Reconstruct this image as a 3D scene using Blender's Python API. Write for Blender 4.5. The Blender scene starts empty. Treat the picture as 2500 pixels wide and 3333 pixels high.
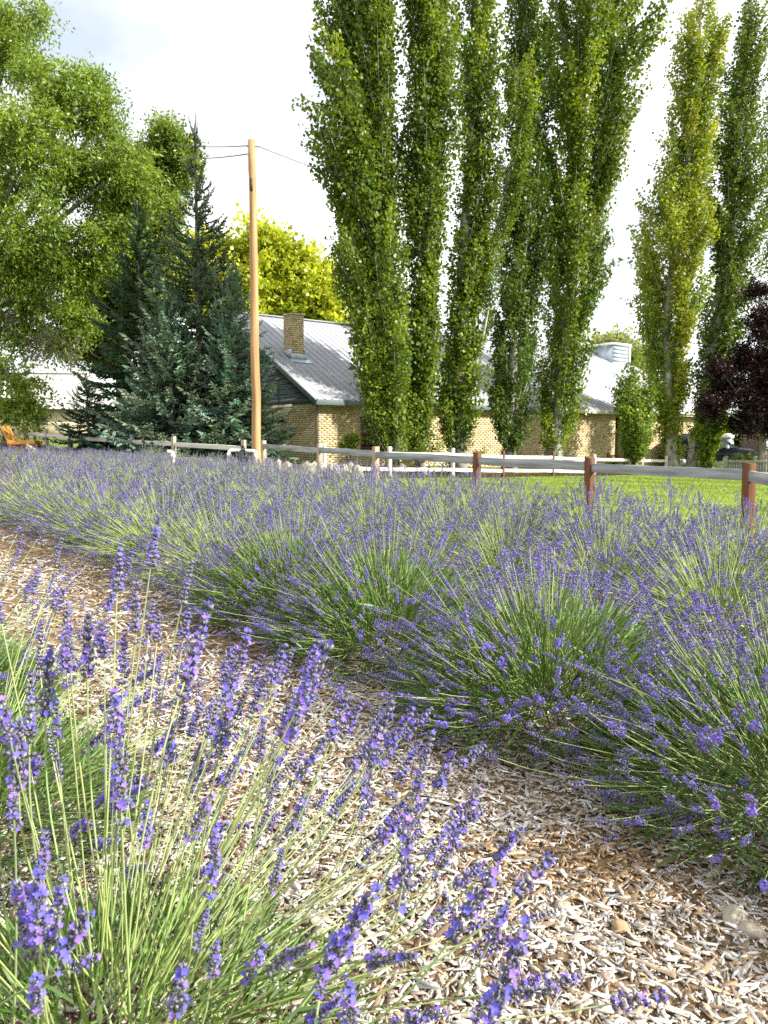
import bpy, math
import numpy as np
from math import radians, sin, cos, pi
from mathutils import Matrix, Vector

rng = np.random.default_rng(7)
SC = bpy.context.scene
COL = SC.collection

# ------------------------------------------------------------------ camera
EYE = 1.2
PITCH = math.atan(236.0 / 2500.0)
FPX = 2500.0
cam = bpy.data.cameras.new('camera')
cam_o = bpy.data.objects.new('camera', cam)
COL.objects.link(cam_o)
cam.sensor_fit = 'VERTICAL'
cam.sensor_height = 36.0
cam.lens = FPX / 3333.0 * 36.0
cam.clip_start = 0.05
cam.clip_end = 3000
cam_o.location = (0, 0, EYE)
cam_o.rotation_euler = (pi / 2 - PITCH, 0, 0)
cam.dof.use_dof = True
cam.dof.focus_distance = 3.2
cam.dof.aperture_fstop = 11.0
SC.camera = cam_o

# ------------------------------------------------------------------ sky, sun, exposure
SUN_EL = radians(33)
SUN_AZ = (0.955, -0.297)
SUN_ROT = math.atan2(SUN_AZ[0], SUN_AZ[1])
w = bpy.data.worlds.new('World')
SC.world = w
w.use_nodes = True
nt = w.node_tree
nt.nodes.clear()
wo = nt.nodes.new('ShaderNodeOutputWorld')
bg = nt.nodes.new('ShaderNodeBackground')
sky = nt.nodes.new('ShaderNodeTexSky')
sky.sky_type = 'NISHITA'
sky.sun_disc = False
sky.sun_elevation = SUN_EL
sky.sun_rotation = SUN_ROT
sky.air_density = 1.0
sky.dust_density = 1.5
tc = nt.nodes.new('ShaderNodeTexCoord')
sep = nt.nodes.new('ShaderNodeSeparateXYZ')
nt.links.new(tc.outputs['Generated'], sep.inputs[0])
add = nt.nodes.new('ShaderNodeMath'); add.operation = 'ADD'; add.inputs[1].default_value = 0.22
nt.links.new(sep.outputs['Z'], add.inputs[0])
absn = nt.nodes.new('ShaderNodeMath'); absn.operation = 'MAXIMUM'; absn.inputs[1].default_value = 0.12
nt.links.new(add.outputs[0], absn.inputs[0])
vdiv = nt.nodes.new('ShaderNodeVectorMath'); vdiv.operation = 'DIVIDE'
comb = nt.nodes.new('ShaderNodeCombineXYZ')
for i in range(3):
    nt.links.new(absn.outputs[0], comb.inputs[i])
nt.links.new(tc.outputs['Generated'], vdiv.inputs[0])
nt.links.new(comb.outputs[0], vdiv.inputs[1])
cmap = nt.nodes.new('ShaderNodeMapping')
cmap.inputs['Location'].default_value = (12.66, 4.4, 0.0)
cmap.inputs['Scale'].default_value = (0.75, 0.75, 0.15)
nt.links.new(vdiv.outputs[0], cmap.inputs[0])
cn = nt.nodes.new('ShaderNodeTexNoise')
cn.inputs['Scale'].default_value = 1.5
cn.inputs['Detail'].default_value = 7
cn.inputs['Roughness'].default_value = 0.48
nt.links.new(cmap.outputs[0], cn.inputs['Vector'])
cr = nt.nodes.new('ShaderNodeValToRGB')
cr.color_ramp.elements[0].position = 0.33
cr.color_ramp.elements[0].color = (0.38, 0.38, 0.38, 1)
cr.color_ramp.elements[1].position = 0.49
cr.color_ramp.elements[1].color = (1, 1, 1, 1)
nt.links.new(cn.outputs['Fac'], cr.inputs[0])
cmix = nt.nodes.new('ShaderNodeMixRGB')
cmix.inputs['Color2'].default_value = (7.2, 7.3, 7.45, 1)      # sunlit cloud
nt.links.new(cr.outputs[0], cmix.inputs['Fac'])
nt.links.new(sky.outputs[0], cmix.inputs['Color1'])
nt.links.new(cmix.outputs[0], bg.inputs['Color'])
bg.inputs['Strength'].default_value = 0.10
nt.links.new(bg.outputs[0], wo.inputs[0])

sun = bpy.data.lights.new('sun', 'SUN')
sun.energy = 5.0
sun.angle = radians(0.6)
sun.color = (1.0, 0.955, 0.86)
sun_o = bpy.data.objects.new('sun', sun)
COL.objects.link(sun_o)
sd = Vector((SUN_AZ[0] * cos(SUN_EL), SUN_AZ[1] * cos(SUN_EL), sin(SUN_EL))).normalized()
sun_o.rotation_euler = sd.to_track_quat('Z', 'Y').to_euler()
sun_o.location = (40, -15, 40)

vs = SC.view_settings
vs.view_transform = 'Standard'
vs.look = 'None'
vs.exposure = 1.12
vs.gamma = 1.0
vs.use_curve_mapping = False
SC.cycles.max_bounces = 7
SC.cycles.diffuse_bounces = 4
SC.cycles.transmission_bounces = 4
SC.cycles.transparent_max_bounces = 8
SC.cycles.caustics_reflective = False
SC.cycles.caustics_refractive = False
SC.cycles.use_denoising = False

# ------------------------------------------------------------------ helpers
def ground_z(x, y):
    x = np.asarray(x, float); y = np.asarray(y, float)
    return (-0.0378 * 40 * np.tanh(x / 40) + 0.0095 * 60 * np.tanh(y / 60)
            + 0.02 * np.sin(x * 0.9 + 0.4) * np.sin(y * 0.7) * np.tanh(np.hypot(x, y) / 6))

CP, SP = cos(PITCH), sin(PITCH)
def P(px, py, d):
    """point d metres ahead of the camera seen at photo pixel (px, py)"""
    a, b = (px - 1250.0) / FPX, (1666.5 - py) / FPX
    y, z = CP + b * SP, -SP + b * CP
    return np.array([a / y * d, d, EYE + z / y * d])
def PX(px, d):
    return P(px, 1430, d)[0]

def empty(name, loc=(0, 0, 0), rz=0.0):
    o = bpy.data.objects.new(name, None)
    o.empty_display_size = 0.2
    o.location = tuple(float(v) for v in loc)
    o.rotation_euler = (0, 0, rz)
    COL.objects.link(o)
    return o
def tag(o, label, cat, group=None):
    o['label'] = label; o['category'] = cat
    if group: o['group'] = group
    return o
def structure(o):
    o['kind'] = 'structure'; return o
def stuff(o):
    o['kind'] = 'stuff'; return o

def mesh_of(name, V, F, mats, C=None, smooth=False, MI=None):
    me = bpy.data.meshes.new(name)
    V = np.asarray(V, np.float32).reshape(-1, 3)
    if not isinstance(F, list): F = [F]
    F = [np.asarray(f, np.int32) for f in F if len(f)]
    me.vertices.add(len(V)); me.vertices.foreach_set('co', V.ravel())
    nl = sum(f.size for f in F); npoly = sum(len(f) for f in F)
    me.loops.add(nl); me.polygons.add(npoly)
    me.loops.foreach_set('vertex_index', np.concatenate([f.ravel() for f in F]))
    tot = np.concatenate([np.full(len(f), f.shape[1], np.int32) for f in F])
    st = np.concatenate([[0], np.cumsum(tot)[:-1]]).astype(np.int32)
    me.polygons.foreach_set('loop_start', st)
    try: me.polygons.foreach_set('loop_total', tot)
    except Exception: pass
    if smooth: me.polygons.foreach_set('use_smooth', np.ones(npoly, bool))
    if not isinstance(mats, (list, tuple)): mats = [mats]
    for m in mats: me.materials.append(m)
    if MI is not None: me.polygons.foreach_set('material_index', np.asarray(MI, np.int32))
    if C is not None:
        C = np.asarray(C, np.float32).reshape(-1, 3)
        at = me.color_attributes.new('Col', 'FLOAT_COLOR', 'POINT')
        at.data.foreach_set('color', np.concatenate([C, np.ones((len(C), 1), np.float32)], 1).ravel())
    me.update(calc_edges=True)
    me.validate()
    return me
def place(name, me, parent=None, loc=None, rot=None, mw=None):
    o = bpy.data.objects.new(name, me)
    COL.objects.link(o)
    if parent is not None: o.parent = parent
    if loc is not None: o.location = tuple(float(v) for v in loc)
    if rot is not None: o.rotation_euler = tuple(float(v) for v in rot)
    if mw is not None: o.matrix_local = mw
    return o

class Acc:
    """collects shapes for ONE mesh"""
    def __init__(s): s.V = []; s.F = {}; s.C = []; s.n = 0; s.M = {}
    def add(s, V, F, C=None, mi=0):
        V = np.asarray(V, float).reshape(-1, 3)
        if not isinstance(F, list): F = [F]
        for f in F:
            f = np.asarray(f, int)
            if len(f) == 0: continue
            s.F.setdefault(f.shape[1], []).append(f + s.n)
            s.M.setdefault(f.shape[1], []).append(np.full(len(f), mi))
        s.V.append(V)
        if C is None: C = np.ones((len(V), 3)) * 0.5
        C = np.asarray(C, float)
        if C.ndim == 1: C = np.repeat(C[None], len(V), 0)
        s.C.append(C.reshape(-1, 3)); s.n += len(V)
        return s
    def mesh(s, name, mats, smooth=False, col=True):
        ks = sorted(s.F)
        return mesh_of(name, np.concatenate(s.V), [np.concatenate(s.F[k]) for k in ks], mats,
                       np.concatenate(s.C) if col else None, smooth, np.concatenate([np.concatenate(s.M[k]) for k in ks]))
    def build(s, name, mats, parent=None, smooth=False, loc=None, rot=None, col=True):
        return place(name, s.mesh(name, mats, smooth, col), parent, loc, rot)
    def box(s, c, size, C=None, R=None, mi=0, taper=1.0):
        V = np.array([[x, y, z] for z in (-.5, .5) for y in (-.5, .5) for x in (-.5, .5)])
        V[4:, :2] *= taper
        V = V * np.asarray(size, float)
        if R is not None: V = V @ np.asarray(R, float).T
        return s.add(V + np.asarray(c, float), BOXF, C, mi)
    def tube(s, path, rad, sides=6, C=None, cap=True, mi=0):
        path = np.asarray(path, float); n = len(path)
        rad = np.full(n, rad, float) if np.isscalar(rad) else np.asarray(rad, float)
        T = np.gradient(path, axis=0); T /= np.linalg.norm(T, axis=1)[:, None] + 1e-12
        up = np.array([0, 0, 1.0]) if abs(T[:, 2]).mean() < .9 else np.array([1.0, 0, 0])
        A = np.cross(T, up); A /= np.linalg.norm(A, axis=1)[:, None] + 1e-12
        B = np.cross(T, A)
        an = np.arange(sides) * 2 * pi / sides
        V = path[:, None] + rad[:, None, None] * (np.cos(an)[None, :, None] * A[:, None] + np.sin(an)[None, :, None] * B[:, None])
        i = np.arange(n - 1)[:, None] * sides; j = np.arange(sides)[None]; k = (j + 1) % sides
        F = np.stack([i + j, i + k, i + sides + k, i + sides + j], -1).reshape(-1, 4)
        V = V.reshape(-1, 3); FF = [F[:, ::-1]]
        if cap:
            c0, c1 = len(V), len(V) + 1
            V = np.concatenate([V, path[:1], path[-1:]])
            j = np.arange(sides); k = (j + 1) % sides
            FF.append(np.stack([np.full(sides, c0), j, k], 1))
            e = (n - 1) * sides
            FF.append(np.stack([np.full(sides, c1), e + k, e + j], 1))
        return s.add(V, FF, C, mi)
    def lathe(s, prof, sides=16, C=None, c=(0, 0, 0), mi=0):
        prof = np.asarray(prof, float); n = len(prof)
        an = np.arange(sides) * 2 * pi / sides
        V = np.stack([prof[:, :1] * np.cos(an), prof[:, :1] * np.sin(an), np.repeat(prof[:, 1:], sides, 1)], -1).reshape(-1, 3)
        i = np.arange(n - 1)[:, None] * sides; j = np.arange(sides)[None]; k = (j + 1) % sides
        F = np.stack([i + j, i + k, i + sides + k, i + sides + j], -1).reshape(-1, 4)
        return s.add(V + np.asarray(c, float), F, C, mi)
BOXF = np.array([[0, 2, 3, 1], [4, 5, 7, 6], [0, 1, 5, 4], [2, 6, 7, 3], [0, 4, 6, 2], [1, 3, 7, 5]])

def frames(D, roll=None, r=rng):
    """(n,3,3) matrices whose Z column follows D"""
    D = D / (np.linalg.norm(D, axis=1)[:, None] + 1e-12)
    h = np.where(np.abs(D[:, 2:3]) < .95, np.array([[0, 0, 1.0]]), np.array([[1.0, 0, 0]]))
    X = np.cross(h, D); X /= np.linalg.norm(X, axis=1)[:, None] + 1e-12
    Y = np.cross(D, X)
    if roll is None: roll = r.uniform(0, 2 * pi, len(D))
    c, s_ = np.cos(roll)[:, None], np.sin(roll)[:, None]
    return np.stack([X * c + Y * s_, Y * c - X * s_, D], -1)
def scatter(TV, TF, O, R, S):
    """copies of a template (TV, TF) at origins O, frames R, scales S (n,) or (n,3)"""
    TV = np.asarray(TV, float); O = np.asarray(O, float); S = np.asarray(S, float)
    if S.ndim == 1: S = S[:, None]
    L = TV[None] * S[:, None, :]
    V = np.einsum('nij,nkj->nki', R, L) + O[:, None]
    k = len(TV); off = (np.arange(len(O)) * k)[:, None, None]
    FF = [(np.asarray(f)[None] + off).reshape(-1, np.asarray(f).shape[1]) for f in (TF if isinstance(TF, list) else [TF])]
    return V.reshape(-1, 3), FF
def rep(C, k): return np.repeat(np.asarray(C, float), k, axis=0)
def rdir(n, r=rng):
    v = r.normal(size=(n, 3)); return v / np.linalg.norm(v, axis=1)[:, None]
def jitter(base, n, amt=0.15, r=rng):
    return np.clip(np.asarray(base)[None] * (1 + r.normal(0, amt, (n, 1)) + r.normal(0, amt * .35, (n, 3))), 0.003, 0.95)
def rotz(a): return np.array([[cos(a), -sin(a), 0], [sin(a), cos(a), 0], [0, 0, 1]])

# ------------------------------------------------------------------ materials
def new_mat(name):
    m = bpy.data.materials.new(name); m.use_nodes = True
    n = m.node_tree; b = n.nodes['Principled BSDF']
    return m, n, b
def surf(name, c1, c2=None, rough=.7, spec=.3, scale=(4, 4, 4), detail=6, lo=.35, hi=.65, bump=0.0, bdist=.01, metal=0.0, coords='Object', c3=None):
    m, n, b = new_mat(name)
    b.inputs['Roughness'].default_value = rough
    b.inputs['Specular IOR Level'].default_value = spec
    b.inputs['Metallic'].default_value = metal
    b.inputs['Base Color'].default_value = (*c1, 1)
    if c2 is not None:
        t = n.nodes.new('ShaderNodeTexCoord'); mp = n.nodes.new('ShaderNodeMapping')
        mp.inputs['Scale'].default_value = scale
        n.links.new(t.outputs[coords], mp.inputs[0])
        nz = n.nodes.new('ShaderNodeTexNoise'); nz.inputs['Scale'].default_value = 1; nz.inputs['Detail'].default_value = detail
        nz.inputs['Roughness'].default_value = .62
        n.links.new(mp.outputs[0], nz.inputs['Vector'])
        r = n.nodes.new('ShaderNodeValToRGB')
        r.color_ramp.elements[0].position = lo; r.color_ramp.elements[0].color = (*c1, 1)
        r.color_ramp.elements[1].position = hi; r.color_ramp.elements[1].color = (*c2, 1)
        if c3 is not None:
            e = r.color_ramp.elements.new(min(.98, hi + .12)); e.color = (*c3, 1)
        n.links.new(nz.outputs['Fac'], r.inputs[0]); n.links.new(r.outputs[0], b.inputs['Base Color'])
        if bump:
            bp = n.nodes.new('ShaderNodeBump'); bp.inputs['Strength'].default_value = bump; bp.inputs['Distance'].default_value = bdist
            n.links.new(nz.outputs['Fac'], bp.inputs['Height']); n.links.new(bp.outputs[0], b.inputs['Normal'])
    return m
def attr_mat(name, rough=.6, spec=.3, trans=0.0, tcol=(1, 1, 1), noise=0.0, nscale=40, tmul=1.0, tint=False):
    """colour from the piece's own Col attribute; trans = share of light that passes through a leaf"""
    m, n, b = new_mat(name)
    a = n.nodes.new('ShaderNodeAttribute'); a.attribute_name = 'Col'
    b.inputs['Roughness'].default_value = rough; b.inputs['Specular IOR Level'].default_value = spec
    src = a.outputs['Color']
    if tint:                                  # each branch carries its own leaf colour
        oi = n.nodes.new('ShaderNodeObjectInfo'); tm = n.nodes.new('ShaderNodeVectorMath'); tm.operation = 'MULTIPLY'
        n.links.new(src, tm.inputs[0]); n.links.new(oi.outputs['Color'], tm.inputs[1]); src = tm.outputs[0]
    if noise:
        t = n.nodes.new('ShaderNodeTexCoord'); nz = n.nodes.new('ShaderNodeTexNoise')
        nz.inputs['Scale'].default_value = nscale; nz.inputs['Detail'].default_value = 4
        n.links.new(t.outputs['Object'], nz.inputs['Vector'])
        mr = n.nodes.new('ShaderNodeMapRange'); mr.inputs[3].default_value = 1 - noise; mr.inputs[4].default_value = 1 + noise
        n.links.new(nz.outputs['Fac'], mr.inputs[0])
        mu = n.nodes.new('ShaderNodeVectorMath'); mu.operation = 'SCALE'
        n.links.new(src, mu.inputs[0]); n.links.new(mr.outputs[0], mu.inputs['Scale']); src = mu.outputs[0]
        bp = n.nodes.new('ShaderNodeBump'); bp.inputs['Strength'].default_value = .3; bp.inputs['Distance'].default_value = .004
        n.links.new(nz.outputs['Fac'], bp.inputs['Height']); n.links.new(bp.outputs[0], b.inputs['Normal'])
    n.links.new(src, b.inputs['Base Color'])
    if trans:
        tr = n.nodes.new('ShaderNodeBsdfTranslucent')
        mu = n.nodes.new('ShaderNodeVectorMath'); mu.operation = 'MULTIPLY'
        mu.inputs[1].default_value = tuple(v * tmul for v in tcol)
        n.links.new(src, mu.inputs[0]); n.links.new(mu.outputs[0], tr.inputs['Color'])
        mx = n.nodes.new('ShaderNodeMixShader'); mx.inputs[0].default_value = trans
        n.links.new(b.outputs[0], mx.inputs[1]); n.links.new(tr.outputs[0], mx.inputs[2])
        n.links.new(mx.outputs[0], n.nodes['Material Output'].inputs[0])
    return m

M = {}
M['leaf'] = attr_mat('leaf', .42, .4, .38, (1.5, 1.35, .45), tint=True)
M['needle'] = attr_mat('needle', .5, .35, .12, (1, 1.1, .8), tint=True)
M['bark'] = surf('bark', (.10, .085, .07), (.30, .27, .23), .9, .1, (9, 9, 2.2), 7, .35, .7, .8, .03)
M['pale_bark'] = surf('pale_bark', (.13, .12, .10), (.46, .45, .40), .8, .15, (6, 6, 3.0), 7, .38, .6, .6, .02)
M['twig'] = surf('twig', (.16, .12, .09), (.33, .29, .25), .9, .1, (6, 6, 6))
M['flower'] = attr_mat('flower', .65, .25, .25, (1, .95, 1.1))
M['stem'] = attr_mat('stem', .5, .3, .15, (1, 1.05, .6))
M['herb'] = attr_mat('herb_leaf', .5, .35, .25, (1.1, 1.15, .6))
M['chip'] = attr_mat('wood_chip', .8, .2, 0, noise=.28, nscale=160)
M['brick'] = attr_mat('brick', .85, .15, 0, noise=.22, nscale=18)
M['mortar'] = surf('mortar', (.38, .33, .24), (.48, .42, .31), .9, .1, (8, 8, 8))
M['grey_wood'] = surf('grey_wood', (.16, .17, .18), (.37, .385, .39), .8, .2, (1.2, 26, 14), 8, .34, .62, .5, .006, c3=(.50, .51, .51))
M['pale_wood'] = surf('pale_wood', (.46, .42, .36), (.68, .65, .60), .75, .2, (1.4, 18, 18), 7, .3, .6, .4, .004)
M['cedar'] = surf('cedar', (.065, .026, .013), (.19, .085, .042), .75, .2, (30, 30, 1.8), 8, .34, .62, .8, .008, c3=(.40, .26, .155))
M['weathered_post'] = surf('weathered_post', (.25, .16, .11), (.50, .42, .35), .8, .2, (22, 22, 1.5), 8, .3, .66, .5, .005)
M['pole_wood'] = surf('pole_wood', (.22, .115, .05), (.46, .27, .125), .65, .3, (13, 13, .55), 9, .3, .6, .7, .012, c3=(.56, .36, .19))
M['slate'] = surf('slate_paint', (.095, .13, .135), (.12, .16, .165), .55, .35, (2, 2, 9))
M['metal_roof'] = surf('metal_roof', (.27, .28, .31), (.32, .33, .36), .5, .35, (1.2, .5, .5))
M['flash'] = surf('flashing', (.36, .44, .50), (.45, .52, .57), .4, .5, (6, 6, 6), metal=.4)
M['white'] = surf('white_paint', (.74, .73, .70), (.82, .81, .79), .55, .35, (5, 5, 5))
M['cream'] = surf('cream_paint', (.56, .54, .46), (.63, .61, .53), .6, .3, (5, 5, 5))
M['pvc'] = surf('pvc', (.78, .79, .80), (.84, .84, .84), .3, .5, (9, 9, 9))
M['black'] = surf('black_plastic', (.018, .020, .022), (.03, .032, .035), .35, .5, (12, 12, 12))
M['iron'] = surf('iron', (.02, .02, .02), (.05, .04, .035), .6, .4, (20, 20, 20))
M['red_frame'] = surf('red_frame', (.13, .025, .02), (.18, .035, .03), .5, .4, (6, 6, 6))
M['glass'] = surf('window_glass', (.02, .024, .026), None, .06, .8)
M['ochre_wood'] = surf('ochre_wood', (.42, .20, .035), (.58, .31, .07), .6, .3, (3, 18, 18), bump=.3, bdist=.004)
M['brown_wood'] = surf('brown_wood', (.13, .055, .02), (.24, .11, .04), .7, .2, (3, 14, 14))
M['buff_board'] = surf('buff_board', (.44, .42, .26), (.54, .52, .34), .7, .2, (3, 14, 14))
M['boulder'] = surf('boulder', (.26, .23, .18), (.46, .41, .33), .85, .15, (5, 5, 5), 8, .3, .7, .7, .05)
M['pink_stone'] = surf('pink_stone', (.36, .25, .20), (.58, .45, .38), .85, .15, (6, 6, 6), 8, .3, .7, .6, .04)
M['shingle'] = surf('shingle', (.28, .265, .25), (.42, .40, .38), .9, .1, (3, 3, 9), 9, .3, .7, .5, .03)
M['stone_wall'] = surf('stone_wall', (.46, .37, .22), (.66, .58, .42), .9, .1, (2.2, 2.2, 3.4), 7, .35, .62, .6, .04)
M['plaster'] = surf('mauve_plaster', (.17, .115, .12), (.21, .15, .155), .8, .2, (4, 4, 4))
M['wire'] = surf('wire', (.10, .10, .11), None, .5, .4)

# ------------------------------------------------------------------ ground
NV = np.array([.785, .62]); DV = np.array([-.62, .785])      # across the rows / along the rows
def rowpt(n, t): return NV * n + DV * t
def sheet(name, xs, ys, mat, lift, fn=None):
    X, Y = np.meshgrid(xs, ys)
    if fn is not None: X, Y = fn(X, Y)
    Z = ground_z(X, Y) + lift
    V = np.stack([X, Y, Z], -1).reshape(-1, 3)
    nx, ny = len(xs), len(ys)
    i = (np.arange(ny - 1)[:, None] * nx + np.arange(nx - 1)[None]).ravel()
    F = np.stack([i, i + 1, i + nx + 1, i + nx], 1)
    return structure(place(name, mesh_of(name, V, F, mat, None, True)))
far = np.array([36, 44, 56, 75, 110, 170, 280, 450, 800])
gx = np.concatenate([-far[::-1], np.linspace(-30, 30, 101), far])
gy = np.concatenate([[-200, -100, -50, -25], np.linspace(-12, 50, 101), [56, 65, 80, 110, 170, 280, 500, 900, 1500]])
M['grass'] = surf('grass_ground', (.085, .13, .025), (.16, .21, .045), .9, .1, (1.1, 1.1, 1.1), 9, .35, .65, .6, .03, c3=(.22, .22, .08))
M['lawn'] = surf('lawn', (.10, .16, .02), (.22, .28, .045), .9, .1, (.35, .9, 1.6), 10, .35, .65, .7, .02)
M['mulch'] = surf('mulch_soil', (.055, .035, .02), (.26, .18, .10), .95, .1, (26, 26, 26), 9, .35, .6, 1.0, .02, c3=(.42, .34, .24))
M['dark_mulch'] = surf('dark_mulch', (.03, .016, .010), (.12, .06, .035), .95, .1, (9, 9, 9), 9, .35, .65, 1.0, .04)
ground = sheet('ground', gx, gy, M['grass'], 0.0)
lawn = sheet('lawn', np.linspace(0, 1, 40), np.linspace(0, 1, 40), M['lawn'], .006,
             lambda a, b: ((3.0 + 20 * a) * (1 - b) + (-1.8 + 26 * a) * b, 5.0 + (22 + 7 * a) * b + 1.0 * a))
bed = sheet('mulch_bed', np.linspace(-5, 7.9, 60), np.linspace(-7, 33, 130), M['mulch'], .014,
            lambda n, t: (NV[0] * n + DV[0] * t, NV[1] * n + DV[1] * t))
FENCE2 = [(1056, 1444, 19.0), (1269, 1453, 20.2), (1474, 1459, 21.6), (1638, 1466, 23.0), (1800, 1471, 24.6), (1935, 1478, 26.3), (2052, 1481, 28.0), (2170, 1484, 30.0)]
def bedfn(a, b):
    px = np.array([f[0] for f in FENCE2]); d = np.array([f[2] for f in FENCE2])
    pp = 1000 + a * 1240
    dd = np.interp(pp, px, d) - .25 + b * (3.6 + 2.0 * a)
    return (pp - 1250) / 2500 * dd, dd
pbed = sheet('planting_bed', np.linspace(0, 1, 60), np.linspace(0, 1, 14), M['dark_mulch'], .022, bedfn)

# loose wood chips -----------------------------------------------------------
def chip_template(o):
    """flat splintered shard from a 4-point outline"""
    o = np.array(o, float); T = np.concatenate([np.c_[o, np.zeros(4)], np.c_[o * .9 + [.01, .0], [.8, 1.0, .9, 1.0]]])
    return T
CTS = [chip_template(q) for q in ([[-.5, -.30], [.42, -.5], [.5, .05], [-.36, .5]], [[-.5, -.05], [.1, -.5], [.5, .1], [-.05, .5]], [[-.46, -.5], [.5, -.12], [.46, .16], [-.5, .42]],
                                  [[-.5, .1], [-.2, -.5], [.5, -.3], [.3, .5]])]
CT = CTS[0]
CF = np.array([[4, 5, 6, 7], [0, 1, 5, 4], [1, 2, 6, 5], [2, 3, 7, 6], [3, 0, 4, 7]])
CHIPC = np.array([[.47, .43, .385], [.40, .35, .29], [.54, .52, .49], [.27, .19, .12], [.13, .08, .048], [.34, .325, .31], [.38, .29, .19]])
CHIPW = np.array([.24, .19, .19, .12, .08, .12, .06])
def chips(n, sampler, ls, lift, r):
    xy = sampler(n, r); n = len(xy)
    yaw = r.uniform(0, 2 * pi, n)
    pit, rol = r.normal(0, .22, n), r.normal(0, .30, n)
    D = np.stack([np.sin(rol), np.sin(pit), np.ones(n)], 1)
    R = frames(D, yaw)
    L = ls * r.lognormal(0, .55, n); W = np.clip(L * r.uniform(.10, .34, n), .0022, .017); H = r.uniform(.0012, .0042, n)
    O = np.stack([xy[:, 0], xy[:, 1], ground_z(xy[:, 0], xy[:, 1]) + .014 + r.uniform(0, lift, n)], 1)
    C = CHIPC[r.choice(len(CHIPC), n, p=CHIPW)] * (1 + r.normal(0, .13, (n, 1)))
    brown = np.exp(-(((xy[:, 0] - .62) / .35) ** 2 + ((xy[:, 1] - 2.05) / .22) ** 2)) > r.uniform(.2, 1.2, n)
    C[brown] = np.array([.34, .225, .12]) * r.uniform(.6, 1.25, (brown.sum(), 1))
    L[brown] *= .75
    return O, R, np.stack([L, W, H], 1), np.clip(C, .02, .75)
def wedge(y0, y1, half, margin):
    def f(n, r):
        y = np.sqrt(r.uniform(y0 ** 2, y1 ** 2, n)); x = r.uniform(-1, 1, n) * (half * y + margin)
        return np.stack([x, y], 1)
    return f
a = Acc()
r = np.random.default_rng(21)
for n, s_, ls, lift in ((17000, wedge(1.15, 2.3, .52, .35), .026, .012), (16000, wedge(1.15, 2.9, .52, .35), .012, .014), (20000, wedge(2.3, 3.8, .52, .4), .030, .012),
                       (15000, wedge(3.8, 6.5, .52, .4), .042, .012), (6000, wedge(6.5, 11, .52, .4), .07, .014)):
    for CTk in CTS:
        O, R, S, C = chips(n // 4, s_, ls, lift, r)
        V, F = scatter(CTk, CF, O, R, S); a.add(V, F, rep(C, 8))
stuff(a.build('loose_chips', M['chip'], bed))
# 300 large chips that can be picked out one by one
cms = []
for k in range(14):
    C = CHIPC[k % len(CHIPC)] * (1 + .12 * r.normal())
    T = CTS[k % 4] + r.normal(0, .05, CT.shape) * [1, 1, .3]
    cms.append(mesh_of('wood_chip', T * [r.uniform(.045, .08), r.uniform(.007, .015), r.uniform(.0035, .006)], CF, M['chip'], np.repeat(np.clip(C, .02, .7)[None], 8, 0)))
for k in range(300):
    y = math.sqrt(r.uniform(1.35 ** 2, 3.0 ** 2)); x = r.uniform(-.25, .5) * y if r.random() < .8 else r.uniform(-.5, .5) * y
    rot = (r.normal(0, .13), r.normal(0, .13), r.uniform(0, 6.28))
    place('wood_chip', cms[k % 14], bed, (x, y, float(ground_z(x, y)) + .022 + r.uniform(0, .008)), rot)

# grass on the lawn -----------------------------------------------------------
n = 42000
d = np.sqrt(r.uniform(7.5 ** 2, 27 ** 2, n)); x = r.uniform(.05, .62, n) * d
fl = x * NV[0] + d * NV[1]
k = fl > 8.15
x, d = x[k], d[k]; n = len(x)
O = np.stack([x, d, ground_z(x, d)], 1)
BT = np.array([[-.5, 0, 0], [.5, 0, 0], [.1, .25, 1.0]])
R = frames(np.stack([r.normal(0, .35, n), r.normal(0, .35, n), np.ones(n)], 1), None, r)
V, F = scatter(BT, np.array([[0, 1, 2]]), O, R, np.stack([r.uniform(.010, .022, n), r.uniform(.05, .1, n), r.uniform(.03, .06, n)], 1))
a = Acc().add(V, F, rep(jitter((.17, .24, .035), n, .25, r) * (1 + .28 * np.sin(x * .9 + d * 2.1))[:, None], 3))  # sine bands in the blade colour imitate shadow stripes across the lawn
stuff(a.build('grass_blades', M['herb'], lawn))
# daisies / fallen petals dotted on the grass
n = 260
d = r.uniform(9, 20, n); x = r.uniform(.22, .5, n) * d
PT = np.array([[cos(t), sin(t), .3 * (i % 2)] for i, t in enumerate(np.arange(6) * pi / 3)] + [[0, 0, .2]])
V, F = scatter(PT, np.array([[6, i, (i + 1) % 6] for i in range(6)]), np.stack([x, d, ground_z(x, d) + .06], 1), frames(np.tile([[0, 0, 1.]], (n, 1)), None, r), r.uniform(.010, .018, n))
stuff(Acc().add(V, F, rep(jitter((.75, .75, .68), n, .08, r), 7)).build('clover_blossom', M['herb'], lawn))

# ------------------------------------------------------------------ lavender
def spindle(sides):
    an = np.arange(sides) * 2 * pi / sides
    V = [[0, 0, 0]] + [[cos(t), sin(t), .58] for t in an] + [[0, 0, 1]]
    F = [[0, 1 + (i + 1) % sides, 1 + i] for i in range(sides)] + [[sides + 1, 1 + i, 1 + (i + 1) % sides] for i in range(sides)]
    return np.array(V, float), np.array(F)
def petals(np_):
    V = [[0, 0, 0]]; F = []
    for i in range(np_):
        t = 2 * pi * i / np_; dt = pi / np_ * .92
        b = len(V)
        V += [[.62 * cos(t - dt), .62 * sin(t - dt), .30], [1.0 * cos(t), 1.0 * sin(t), .42], [.62 * cos(t + dt), .62 * sin(t + dt), .30]]
        F.append([0, b, b + 1, b + 2])
    return np.array(V, float), np.array(F)
CAL_A, CAL_B = np.array([.10, .09, .165]), np.array([.36, .36, .405])
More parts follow.
